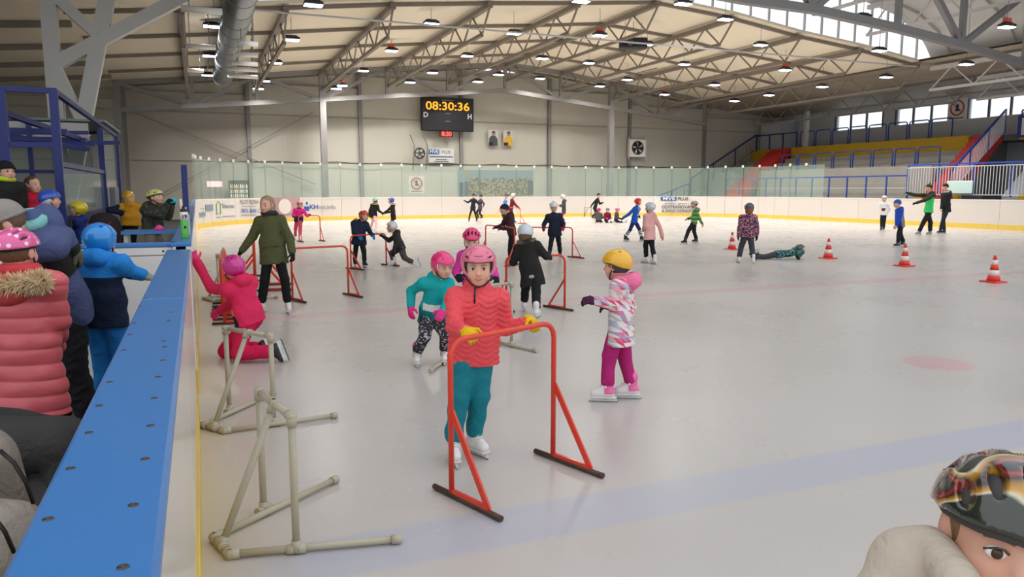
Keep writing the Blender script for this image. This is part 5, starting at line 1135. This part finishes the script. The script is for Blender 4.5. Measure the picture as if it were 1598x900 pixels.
# --- kneeling child at the board
RASP = cloth('raspberry', (224, 44, 92)); 
person('child in raspberry snowsuit kneeling with a hand on the near board', np.array([.55, 7.35, 0]), 1.1, -128, (364, 418, .02), (372, 440, .02), (390, 500, .04), (340, 487, .22), (304, 402, .06), ('a', 404, 543, .14), ('a', 424, 548, -.06), RASP, cloth('pink_red_trousers', (214, 30, 84)), jm2=[cloth('salmon', (232, 120, 100)), BLK], jpick=picker(lambda x, y, z, C, J: np.where((z < .16) & (x > .03) & (y > -.03) & ~sleeve(C, J), np.where(z < .1, 2, 1), 0)), hat=('ski', gloss('magenta', (206, 44, 140)), {}), gl_=cloth('pink_mitten', (232, 70, 130)), boot=mat('boot_dark', (46, 46, 50), .4), toeR=np.array([0, 0, -1.]) + RT * .35, upR=-RT + np.array([0, 0, -.3]), toeL=np.array([0, 0, -1.]) + RT * .35, upL=-RT + np.array([0, 0, -.3]), kL=(372, 551, -.06), kR=(352, 547, .14), hoodm=RASP, facing_mesh=False, bulk=1.2, legr=1.4, hem=.03, eL=(330, 450, .03), fb=-RT * .75 + FH * .5 + np.array([0, 0, -.3]))
# --- child in pink at the far left
person('small child in bright pink jacket and pink helmet holding a far red frame', G((463, 374), (470, 376)), 1.15, 8, (468, 319), (467, 326), (466, 344), (460, 339, -.2), (484, 335, -.1), (461, 374), (469, 376), cloth('bright_pink', (236, 50, 140)), cloth('rose_trousers', (200, 72, 108)), jm2=[NVY], jpick=picker(lambda x, y, z, C, J: (z < .14).astype(int)), hat=('ski', gloss('pale_pink', (240, 150, 160)), {}), gl_=NVY, scarf=cloth('rust_scarf', (176, 74, 60)))
# --- navy coat child with orange helmet, lunging child
person('child in navy coat and orange helmet holding a red frame', G((554, 416), (569, 417)), 1.12, 22, (568, 337, -.02), (562, 346), (560, 375), (561, 370, -.2), (583, 369, -.1), (554, 415), (569, 417), cloth('navy_coat', (34, 44, 66)), BLK, hem=.1, hf=40, hat=('ski', gloss('orange', (228, 84, 44)), {}), gl_=cloth('blue_mitten', (30, 128, 196)), boot=BOOTB, toeR=20, toeL=35, fur=FURG, bulk=1.1)
person('child in dark jacket and white cage helmet lunging at the red frame', G((614, 416), (646, 414)), 1.12, -82, (611, 354, 0), (617, 364, 0), (626, 386, 0), (596, 368, .05), (614, 396, -.12), (614, 415), ('a', 645, 410, -.08), cloth('charcoal_jacket', (52, 50, 48)), cloth('brown_grey_trousers', (84, 74, 72)), hf=-75, hat=('ski', WH, {}), gl_=BG, kL=(631, 402, -.06), kR=(611, 395, .05), toeR=-80, toeL=RT * .3 + np.array([0, 0, -1.]), upL=np.array(-RT) * 1.0, legr=1.2)
# --- two with fur hoods
person('child in black coat with fur hood, mint helmet and pale pink trousers', G((579, 360), (586, 364)), 1.18, 155, (586, 313), (585, 319), (583, 337), (598, 333, 0), (576, 336, 0), (586, 364), (579, 360), BLKJ, cloth('pale_pink', (232, 186, 184)), hat=('half', gloss('mint', (168, 214, 200)), {}), fur=FURM, facing_mesh=False, toeR=150, toeL=160, gl_=BG, hem=.08)
person('child in black coat with fur hood and blue helmet facing the mint helmet child', G((610, 363), (615, 363)), 1.18, -75, (610, 313), (612, 320), (614, 339), (598, 333, .1), (603, 332, -.1), (610, 362), (615, 363), BLKJ, cloth('plum_trousers', (96, 44, 60)), hat=('ski', gloss('blue', (44, 78, 190)), {}), fur=FURM, gl_=BG, hem=.1, toeR=-80, toeL=-80)
DARKB = cloth('dark_blue_suit', (36, 42, 54))
person('slim skater in dark clothes with one arm stretched out, far boards', G((732, 346), (744, 346)), 1.25, -10, (739, 306), (739, 311), (738, 326), (725, 313, 0), (752, 316, -.1), (732, 346), (744, 346), DARKB, BLK, hat=('beanie', DARKB), gl_=BG, boot=BOOTB, bulk=.85, legr=.8)
person('child in dark grey jacket standing right of the slim skater, far boards', G((746, 341), (752, 341)), 1.22, -50, (750, 307), (750, 312), (749, 326), (745, 320, 0), (754, 322, 0), (746, 341), (752, 341), cloth('grey_violet', (74, 68, 80)), BLK, hat=('beanie', cloth('dark_hat', (40, 36, 40))), boot=BOOTB)
person('child in maroon jacket and white helmet bending over a far frame', G((797, 347), (802, 348)), 1.25, 80, (801, 305.5), (800, 312), (797, 328), (811, 325, -.1), (810, 325, .1), (797, 347), (802, 348), MAR, BLK, hat=('ski', WH, {}), boot=BOOTB)
person('child with dark helmet and pale pink and blue jacket, far boards', G((786, 345), (790, 345)), 1.2, -60, (790, 306), (788, 313), (787, 327), (776, 332, 0), (783, 330, -.1), (786, 345), (790, 345), cloth('pastel_pink', (228, 186, 186)), BLK, jm2=[cloth('sky_blue', (60, 140, 220))], jpick=picker(lambda x, y, z, C, J: ((z > .2) & (x > 0)).astype(int)), hat=('bike', gloss('black', (30, 30, 32)), {}))
person('child in dark brown jacket and black cap leaning on a red frame', G((797, 410), (806, 411)), 1.22, -72, (787, 327, 0), (793, 336, 0), (799, 364, .05), (772, 355, .08), (781, 357, -.1), (806, 411), (796, 410), cloth('dark_brown', (70, 44, 48)), BLK, hf=-75, hp=-10, hat=('beanie', cloth('navy_cap', (36, 42, 60))), gl_=cloth('maroon_glove', (88, 22, 52)), boot=BOOTW, toeR=-70, toeL=-70, hem=.05)
person('child in navy sweater, white helmet and red gloves behind a red frame', G((857, 405), (874, 402)), 1.24, 2, (864, 322, -.08), (864, 334, -.04), (866, 364, .05), (848, 357, -.2), (879, 356, -.2), (857, 405), (874, 402), NVY, BLK, hp=-25, hat=('half', WH, dict(pad=WH)), gl_=cloth('red_glove', (176, 24, 48)), boot=BOOTB, hood=False, bulk=1.05)
person('child in grey jacket, white helmet and pink trousers near far boards', G((878, 348), (881, 348)), 1.25, -95, (878, 307), (880, 313), (880, 331), (872, 320, 0), (873, 322, -.1), (878, 348), (881, 348), cloth('slate_jacket', (66, 70, 78)), cloth('pink_leggings', (222, 50, 124)), hat=('ski', WH, {}))
person('skater in all black leaning with arms spread near the far boards', G((925, 341), (929, 341)), 1.35, 60, (934.5, 305), (933, 310), (928, 325), (922, 322, -.05), (941, 316, 0), (925, 341), (929, 341), BLK, BLK, hat=('beanie', BLK), gl_=BG, boot=BOOTB, bulk=.85, hood=False, legr=.85)
# --- three sitting on the ice
def sitter(px, label, col, hat, fc, hy=328, trous=BLK, gl=None):
    b_ = ground(px, 347); D_ = depth(b_); f_ = dirv(fc); up = np.array([0, 0, 1.])
    a1 = b_ + f_ * .42 + up * .07 + np.cross(up, f_) * .1; a2 = b_ + f_ * .42 + up * .07 - np.cross(up, f_) * .1
    W = lambda p: ('w', *p); pl_ = b_ + up * .1; lf = np.cross(up, f_)
    person(label, b_, 1.15, fc, W(pl_ + up * .50 + f_ * .08), W(pl_ + up * .36 + f_ * .05), W(pl_), W(pl_ + f_ * .22 - lf * .12 + up * .1), W(pl_ + f_ * .22 + lf * .12 + up * .1), ('a', *W(a2)), ('a', *W(a1)), col, trous, hat=hat, hem=.02, toeR=nrm(up + f_ * .3), toeL=nrm(up + f_ * .3), upR=-f_ + up * .3, upL=-f_ + up * .3, gl_=gl or BG, facing_mesh=abs(fc) < 100)
sitter(934, 'child in grey jacket with pink hat sitting on the ice, leftmost of three', cloth('grey_jacket', (84, 78, 86)), ('beanie', cloth('pink_hat', (226, 44, 112))), 165, gl=PKG)
sitter(947, 'child in maroon jacket sitting on the ice, middle of three', MAR, ('bike', gloss('grey_purple', (96, 84, 110)), {}), 20, gl=PKG)
sitter(961, 'child in brown jacket and pink helmet sitting on the ice, right of three', cloth('taupe_jacket', (82, 64, 68)), ('bike', gloss('salmon_pink', (232, 90, 110)), {}), 60)
# --- blue hockey child
def socks(root, O, e):
    for a, k_ in ((e['ar'], e['kr']), (e['al'], e['kl'])):
        for t0, t1, m_ in ((.15, .35, WHSO), (.35, .45, BLK), (.45, .6, WHSO), (.6, .68, BLK), (.68, .8, WHSO)): obj('striped_sock', MB().tube([a + (k_ - a) * t0 - O, a + (k_ - a) * t1 - O], [.054, .056], 12), m_, root)
WHSO = cloth('white_sock', (222, 222, 220))
person('child in blue tracksuit, red helmet and striped hockey socks', G((976, 376), (1001, 376)), 1.22, 55, (996, 315), (994, 323), (990, 345), (971, 341, -.1), (998, 338, .05), (976, 376), (1001, 376), cloth('royal_blue', (34, 92, 190)), cloth('navy_shorts', (34, 42, 100)), hf=75, hat=('ski', gloss('red', (210, 36, 56)), {}), gl_=BG, boot=BOOTB, extra=socks, jm2=[CWH], jpick=picker(lambda x, y, z, C, J: ((np.abs(x) < .022) & (y > .03) & (z > .02) & ((z * 12) % 2 < 1.5)).astype(int)), hood=False)
person('child in pale pink long coat and white helmet seen from behind', G((1008, 410), (1021, 412)), 1.22, -140, (1014, 324), (1014, 334), (1014, 362), (1034, 370, .1), (1004, 358, .1), (1021, 412), (1008, 410), cloth('blush_coat', (230, 172, 166)), BLK, hem=.16, hf=-115, hat=('ski', WHG, {}), toeR=-150, toeL=-130, facing_mesh=False, coat_flare=1.1, hairc=hairm('black', (40, 32, 30)))
m, nt, b = nodes_mat('cloth_green_stripes', .8); n = NX(nt); vec, x, y, z = n.coords(); rp = nt.nodes.new('ShaderNodeValToRGB'); rp.color_ramp.interpolation = 'CONSTANT'; nt.links.new(n.m('FRACT', n.m('MULTIPLY', z, 8.5)), rp.inputs[0]); e_ = rp.color_ramp.elements; e_[0].color = lin((60, 150, 60)); e_[1].color = lin((30, 44, 62)); e_[1].position = .3
for p_, c_ in ((.45, (110, 180, 60)), (.6, (50, 110, 140)), (.75, (200, 214, 80)), (.88, (36, 60, 50))): q_ = e_.new(p_); q_.color = lin(c_)
nt.links.new(rp.outputs[0], b.inputs['Base Color']); STR = m
person('child in green striped jacket, black trousers and grey white helmet', G((1069, 380), (1086, 380)), 1.2, -105, (1083, 319), (1086, 327), (1083, 347), (1071, 342, .1), (1097, 351, 0), (1086, 379), (1069, 381), STR, BLK, hf=-90, hat=('bike', gloss('grey_white', (190, 196, 194)), {}), boot=BOOTB, toeR=-100, toeL=-95, legr=1.1, facing_mesh=False)
FLO = patt('floral', (46, 44, 74), (232, 140, 140), 22, .50, (60, 50, 84))
person('child in dark floral jacket and charcoal helmet seen from behind', G((1153, 410), (1174, 411)), 1.2, 178, (1169, 325), (1168, 336), (1167, 366), (1181, 371, 0), (1152, 371, 0), (1175, 411), (1153, 410), FLO, cloth('charcoal_trousers', (66, 68, 72)), hat=('ski', gloss('charcoal', (78, 78, 82)), {}), toeR=170, toeL=190, facing_mesh=False, hem=.06, gl_=NVY, legr=1.1, hairc=hairm('auburn', (140, 84, 52)), hairl=.05, bulk=1.1)
CAMO = patt('teal_camouflage', (34, 56, 64), (110, 178, 160), 20, .50, (50, 96, 110))
person('child in teal camouflage jacket lying face down on the ice', ground(1215, 404), 1.12, 90, (1249, 389, -.0), (1239, 394, 0), (1211, 397, 0), (1246, 402, -.12), (1244, 400, .2), ('a', 1177, 400, -.1), ('a', 1180, 398, .1), CAMO, cloth('grey_trousers', (70, 70, 74)), hf=80, hp=10, hat=('ski', gloss('charcoal', (78, 78, 82)), {}), fb=(0, 0, -1), toeR=-RT, toeL=-RT, upR=np.array([0, 0, -1.]) + RT * .2, upL=np.array([0, 0, -1.]) + RT * .2, kR=(1192, 401, -.06), kL=(1193, 400, .08), boot=BOOTB, hem=.02, gl_=BG, pole=np.array([0, 0, 1.]))
person('small child in white hockey jersey with red trim and white helmet', G((1375, 360), (1379, 360)), 1.15, -40, (1380, 310), (1380, 317), (1379, 334), (1376, 333, 0), (1384, 333, 0), (1375, 360), (1379, 359), cloth('white_jersey', (224, 224, 224)), BLK, jm2=[cloth('red_black_print', (120, 40, 40))], jpick=picker(lambda x, y, z, C, J: ((z > .12) & (z < .24) & (np.abs(x) < .07)).astype(int)), hat=('ski', WH, {}), boot=BOOTB, hood=False, hem=.04)
person('child in blue and grey jacket with blue knitted hat gliding left', G((1401, 386), (1409, 385)), 1.2, -95, (1400, 318), (1403, 326), (1406, 350), (1398, 352, .1), (1397, 354, -.1), (1409, 384), (1401, 386), cloth('cobalt', (40, 76, 190)), BLK, jm2=[cloth('mid_grey', (134, 130, 128))], jpick=picker(lambda x, y, z, C, J: ((y < .035) & (z < .27) & ~sleeve(C, J)).astype(int)), hf=-85, hp=-5, hat=('beanie', cloth('cobalt_hat', (40, 90, 190))), boot=(mat('boot_grey', (120, 116, 112), .5), BOOTB), toeR=-90, toeL=-90, hem=.08, legr=1.1)
GREEN = cloth('neon_green', (60, 206, 110)); OLD = cloth('dark_olive', (52, 54, 42))
person('adult in neon green vest and dark sleeves pointing left by the boards', G((1434, 367), (1450, 367)), 1.68, -82, (1449, 293), (1452, 302), (1449, 330), (1415, 301, .1), (1428, 317, -.15), (1451, 367), (1434, 367), GREEN, BLK, jm2=[OLD], jpick=picker(lambda x, y, z, C, J: (sleeve(C, J, .052) | (z > .35)).astype(int)), hat=('beanie', OLD), gl_=BG, boot=mat('boot_light_grey', (150, 144, 138), .5), headk=1.08, toeR=-90, toeL=-90, hem=.03, kR=(1452, 347, 0), kL=(1441, 347, 0), hip=.05, bulk=.92)
person('adult in long black coat with cream scarf beside the neon vest adult', G((1467, 365), (1474, 365)), 1.68, -78, (1475, 292), (1477, 301), (1477, 325), (1469, 328, -.05), (1470, 328, .1), (1473, 365), (1467, 365), cloth('black_coat', (34, 34, 38)), cloth('dark_jeans', (38, 44, 58)), hat=('beanie', cloth('plum_hat', (46, 26, 36))), scarf=cloth('cream_scarf', (196, 182, 160)), boot=BOOTB, headk=1.08, hem=.1, bulk=.85, legr=.85, toeR=-90, toeL=-85, hairc=hairm('blond', (204, 172, 124)))
# ================================================================ behind the near board
bp = thing('bench_platform', 'low dark platform floor behind the boards where the children stand', 'platform', (-.2, 8.2, 0)); obj('deck', MB().box(-6, -.02, 0, 9, -.02, .2, bev=.01), CONCD, bp)
b_ = BD(36, 4.1)
PUF = mat('cloth_pink_puffer', (214, 96, 104), .38, var=.16, vscale=5, bump=.15, bscale=60, spec=.5)
m, nt, b = nodes_mat('shell_pink_dots', .25); n = NX(nt); vec, x, y, z = n.coords(); vo = nt.nodes.new('ShaderNodeTexVoronoi'); vo.inputs['Scale'].default_value = 26; vo.inputs['Randomness'].default_value = .35; nt.links.new(vec, vo.inputs['Vector']); nt.links.new(n.mix(n.m('LESS_THAN', vo.outputs['Distance'], .3), lin((236, 96, 160)), lin((246, 226, 236))), b.inputs['Base Color']); b.inputs['Coat Weight'].default_value = .6; DOTH = m
def puffer_extra(root, O, e):
    nk, Ld, Fb, ax, kk = (e[k] for k in ('nk', 'Ld', 'Fb', 'axis', 'kk'))
    pts = [nk - Fb * (.10 + .03 * math.cos(a)) * kk + Ld * .185 * kk * math.sin(a) * 1.0 - ax * (.045 - .02 * abs(math.sin(a))) * kk for a in np.linspace(-1.9, 1.9, 16)]
    fur_ring('fur_trim', pts, .032, .05, FURM, e['jo'], O, 2200)
    s = S(); s.ell(nk - Fb * .10 * kk - ax * .07 * kk, np.array([.115, .055, .08]) * kk, np.array([Ld, Fb, ax]), .02); s.disp = wrinkle(.004, 1, 5); smesh('hood', s, .007, mat('cloth_salmon_red', (204, 72, 70), .6, var=.1), e['jo'], O)
    c = e['pl'] - Fb * .13 * kk - ax * .36 * kk + Ld * -.02
    obj('scarf', MB().tube([nk + ax * .03 * kk + Ld * .07 * kk * math.cos(a) + Fb * .065 * kk * math.sin(a) - O for a in np.linspace(0, 2 * math.pi, 18, False)], .03 * kk, 10, closed=True), mat('cloth_red_scarf', (206, 60, 66), .8), root)
    p = ax * -1.0; hx = Ld; cc = c - Fb * .012
    obj('heart_patch', MB().prism([cc + hx * x_ * .028 + ax * y_ * .028 - O for x_, y_ in ((0, -1), (.9, .1), (.9, .6), (.45, .85), (0, .5), (-.45, .85), (-.9, .6), (-.9, .1))], -Fb * .006), mat('patch_silver', (186, 176, 176), .35), e['jo'])
person('child in long pink puffer coat with fur hood and dotted pink helmet', b_, 1.28, 176, (27, 392, .02), (32, 428, 0), (40, 565, -.02), (88, 548, .18), (-8, 545, .18), WF(b_, .08, .02), WF(b_, -.08, 0), PUF, BLK, hem=.265, hat=('bike', DOTH, {}), headk=1.1, quilt=(.085, .011, 0), bulk=1.28, coat_flare=1.12, facing_mesh=False, fur=None, gl_=PKG, hairc=hairm('brown', (110, 82, 60)), extra=puffer_extra, v=.0068, eR=(92, 500, .03), hood=False)
b_ = BD(100, 4.75)
person('adult in navy winter jacket and grey knitted hat bending over the children', b_, 1.68, -40, (8, 350, -.35), (50, 352, -.2), (98, 470, .08), (60, 455, -.32), (122, 398, -.02), WF(b_, -.1, .02), WF(b_, .1, .0), cloth('slate_navy', (80, 90, 130)), BLK, hf=-55, hp=-35, hat=('beanie', cloth('grey_knit', (150, 142, 136))), gl_=cloth('khaki_glove', (96, 96, 80)), headk=1.12, bulk=1.08, hem=.06, scarf=cloth('mint_scarf', (130, 190, 186)), boot=BOOTB, eL=(98, 372, -.12), jm2=[BLKJ], jpick=picker(lambda x, y, z, C, J: ((z < .3) & (z > .18) & (np.abs(x) > .06)).astype(int)), legr=1.1)
b_ = BD(162, 5.1)
LBL = cloth('sky_blue_suit', (40, 134, 214)); DN = cloth('dark_navy', (26, 36, 62))
person('child in blue and navy snowsuit and blue helmet at the open gate', b_, 1.17, 172, (157, 376, .05), (160, 402, .03), (163, 488, 0), (232, 432, .1), (113, 462, .05), WF(b_, .09, .0), WF(b_, -.07, .02), LBL, LBL, jm2=[DN], jpick=picker(lambda x, y, z, C, J: ((z < .25) & ~(near_seg(C, J['eR'], J['hR'], .05) | near_seg(C, J['eL'], J['hL'], .05))).astype(int)), hat=('ski', gloss('azure', (30, 136, 216)), {}), gl_=cloth('grey_mitten', (150, 150, 138)), boot=BOOTB, toeR=175, toeL=180, facing_mesh=False, hem=.1, hoodm=LBL, bulk=1.12, legr=1.25, eR=(203, 424, .05), eL=(118, 432, .02))
# two seated adults, lower left corner, mostly outside the frame
def zips(root, O, e):
    Z = mat('zip_dark', (44, 40, 40), .4, .5)
    for A in ([(0, 703, 1.86), (22, 722, 1.85), (40, 752, 1.85), (52, 785, 1.86)], [(-8, 808, 1.83), (8, 830, 1.83), (22, 862, 1.84)]):
        A = [at_depth(*q) - O for q in A]; obj('zip', MB().tube(A, .0055, 6), Z, e['jo'])
b_ = BD(-70, 3.0)
person('seated adult in black trousers with a knee reaching in at the left edge', b_, 1.66, 88, (-190, 420, 0), (-170, 480, 0), (-110, 690, 0), (-40, 640, -.1), (-20, 640, .2), WF(b_, .52, -.03, .13), WF(b_, .50, .22, .13), cloth('dark_coat', (44, 44, 48)), cloth('black_grey_trousers', (62, 60, 60)), headk=1.1, kR=(98, 692, -.05), kL=(84, 690, .2), boot=BOOTB, toeR=90, toeL=90, hem=-.03, legr=1.5, v=.012, gl_=BG, facing_mesh=False, hip=.09)
b_ = BD(-60, 2.05)
person('crouching adult in light grey jacket with dark zips at the lower left corner', b_, 1.6, 70, (-200, 640, 0), (-150, 730, 0), (-110, 1040, .05), (-20, 1150, -.1), (60, 1100, .2), WF(b_, .1, .0, .13), WF(b_, .1, .22, .13), cloth('light_grey_jacket', (150, 140, 130)), BLK, headk=1.1, bulk=1.1, eR=(14, 845, -.12), boot=BOOTB, toeR=90, toeL=90, hem=-.03, extra=zips, ra=.07, v=.0085, gl_=BG, facing_mesh=False, hip=.09)
# children farther along the boards
b_ = BD(124, 11.0, .0)
person('child in blue jacket and yellow helmet behind the blue helmet child', b_, 1.18, -75, (122, 327, 0), (124, 341, 0), (127, 374, 0), WP(b_, -.16, -.1, .75), WP(b_, -.1, .1, .8), WF(b_, .05, .05, .33), WF(b_, -.05, -.05, .33), cloth('indigo', (42, 60, 130)), BLK, hat=('ski', gloss('bright_yellow', (240, 210, 30)), dict(pad=mat('yellow_pad', (226, 196, 30), .6))), gl_=BG, hf=-60)
b_ = BD(203, 13.6, .0)
person('child in yellow jacket and yellow helmet with back to the rink', b_, 1.2, -150, (199, 308, .05), (203, 319, 0), (204, 346, 0), (193, 334, .15), (190, 332, -.1), WF(b_, .05, 0, .33), WF(b_, -.06, 0, .33), cloth('ochre', (220, 152, 40)), BLK, jm2=[DN], jpick=picker(lambda x, y, z, C, J: (near_seg(C, J['JL'], J['eL'], .062) | near_seg(C, J['eL'], J['hL'], .06)).astype(int)), hf=-120, hat=('ski', gloss('amber', (232, 170, 40)), {}), gl_=NVY, hem=.07, hairc=hairm('blond', (204, 172, 124)), hairl=.2, facing_mesh=False, bulk=1.1)
b_ = BD(240, 10.6, .0); CAMD = patt('dark_camouflage', (38, 42, 36), (74, 72, 58), 14, .5, (52, 56, 46))
person('youth in dark camouflage jacket and lime cycling helmet drinking', b_, 1.36, 82, (243, 308, 0), (238, 322, 0), (238, 360, .0), (262, 316, -.08), (270, 316, .08), WF(b_, .02, -.08, .33), WF(b_, .05, .1, .33), CAMD, cloth('stone_trousers', (132, 124, 112)), hf=80, hp=12, hat=('bike', gloss('lime', (206, 216, 130)), {}), gl_=BG, hem=.03, eR=(252, 336, -.12), eL=(262, 338, .12), bulk=1.1)
q_ = at_depth(265, 312, 10.6); tb_ = thing('drink_bottle', 'turquoise bottle raised to the mouth of the drinking youth', 'bottle', q_)
obj('bottle_body', MB().tube([at_depth(258, 316, 10.6) - q_, at_depth(262, 315, 10.6) - q_, at_depth(275, 312, 10.6) - q_], [.018, .034, .036], 16), mat('turquoise_plastic', (60, 196, 196), .3), tb_)
b_ = BD(51, 9.6, 0); 
person('girl with brown hair in red jacket looking right beside the blue shelter', b_, 1.45, 70, (51, 288, 0), (47, 302, 0), (46, 352, 0), WP(b_, .12, -.1, .8), WP(b_, .15, .12, .8), WF(b_, 0, -.08, .33), WF(b_, 0, .08, .33), cloth('crimson', (196, 30, 60)), BLK, hairc=hairm('dark_brown', (92, 60, 46)), hairl=.03)
b_ = BD(8, 9.2, 0)
person('person in black cap and lime collar at the left edge', b_, 1.62, 60, (10, 268, 0), (8, 284, 0), (6, 346, 0), WP(b_, .1, -.2, .8), WP(b_, .1, .2, .8), WF(b_, 0, -.08, .33), WF(b_, 0, .08, .33), BLKJ, BLK, hat=('beanie', BLK, dict(pom=False)), scarf=cloth('lime_scarf', (196, 220, 60)), headk=1.08)
b_ = BD(80, 9.0, 0)
person('child with white helmet and blue jacket half hidden behind the bending adult', b_, 1.22, 120, (79, 312, 0), (78, 328, 0), (78, 366, 0), WP(b_, .1, -.2, .7), WP(b_, .1, .2, .7), WF(b_, 0, -.08, .33), WF(b_, 0, .08, .33), cloth('blue_jacket', (40, 70, 150)), BLK, hat=('half', gloss('cobalt_top', (40, 84, 190)), dict(pad=WH)), facing_mesh=False)
q_ = BD(170, 10.4, .2); bag = thing('backpack', 'dark backpack with red straps on the bench behind the blue helmet child', 'bag', q_)
s = S(); s.cap((0, 0, .5), (0, 0, .95), .17, .14, .05, RT, 1.35); s.ell(np.array([0, 0, .6]) - FH * .14, (.12, .07, .12), None, .03); s.disp = wrinkle(.006); s.lo += [0, 0, 0]; smesh('bag_body', s, .014, cloth('bag_brown', (52, 40, 42)), bag, np.zeros(3))
for q in (-1, 1): obj('strap', MB().tube([RT * .13 * q + np.array([0, 0, z]) - FH * y for z, y in ((.98, .05), (.9, .2), (.7, .22), (.5, .17))], .013, 6), cloth('bag_red', (170, 40, 48)), bag)
obj('bench_seat', MB().box(-.4, .4, -.2, .25, .36, .41, bev=.01), mat('bench_wood', (120, 96, 74), .6), bag) if 0 else None
bs = thing('player_bench', 'wooden bench plank on legs behind the boards', 'bench', tuple(BD(165, 10.4, .2))); obj('seat', MB().box(-.9, .75, -.22, .25, .30, .345, bev=.01), mat('bench_wood', (120, 96, 74), .6), bs)
for x in (-.8, .65): obj('leg', MB().box(x - .03, x + .03, -.18, .2, 0, .3), STEEL, bs)
# --- close child, lower right corner
m, nt, b = nodes_mat('shell_flame', .18); n = NX(nt); vec, x, y, z = n.coords(); a_ = n.noise(n.scale(vec, (1, 1.4, 2.6)), 5.5, 1); rp = nt.nodes.new('ShaderNodeValToRGB'); nt.links.new(a_, rp.inputs[0]); e_ = rp.color_ramp.elements; e_[0].color = lin((22, 26, 24)); e_[0].position = .50; e_[1].color = lin((206, 146, 40)); e_[1].position = .555
for p_, c_ in ((.455, (160, 44, 26)), (.425, (22, 26, 24)), (.575, (210, 204, 180)), (.595, (36, 44, 34))): q_ = e_.new(p_); q_.color = lin(c_)
nt.links.new(rp.outputs[0], b.inputs['Base Color']); b.inputs['Coat Weight'].default_value = 1; FLAME = m
b_ = BD(1545, 1.16); BEI = cloth('beige_fleece', (196, 182, 166), .9)
def fleece(root, O, e):
    s = S(); C = at_depth(1432, 885, 1.2); s.ell(C, (.07, .07, .055), None, .02); s.cap(C, at_depth(1392, 940, 1.18), .05, .06, .03); s.cap(at_depth(1452, 850, 1.19), at_depth(1495, 910, 1.08), .028, .03, .02); s.ell(at_depth(1474, 862, 1.16), (.03, .03, .02), None, .01, sub=True)
    s.disp = wrinkle(.003, 1.2, 3); smesh('hood', s, .005, BEI, e['jo'], O)
person('child in beige fleece and black flame helmet close to the camera, lower right', b_, 1.05, -12, (1570, 836, 0), (1530, 975, .02), (1480, 1290, .02), (1420, 1230, -.05), (1600, 1230, .1), WF(b_, -.08, -.05), WF(b_, .08, .05), BEI, BLK, hf=-20, hp=2, hroll=-7, headk=1.12, hat=('bike', FLAME, dict(pad=mat('pad_grey', (70, 66, 64), .7))), gl_=BG, hoodm=BEI, hairc=hairm('dark_blond', (134, 100, 66)), v=.005, bulk=1.1, hem=.06, extra=fleece)
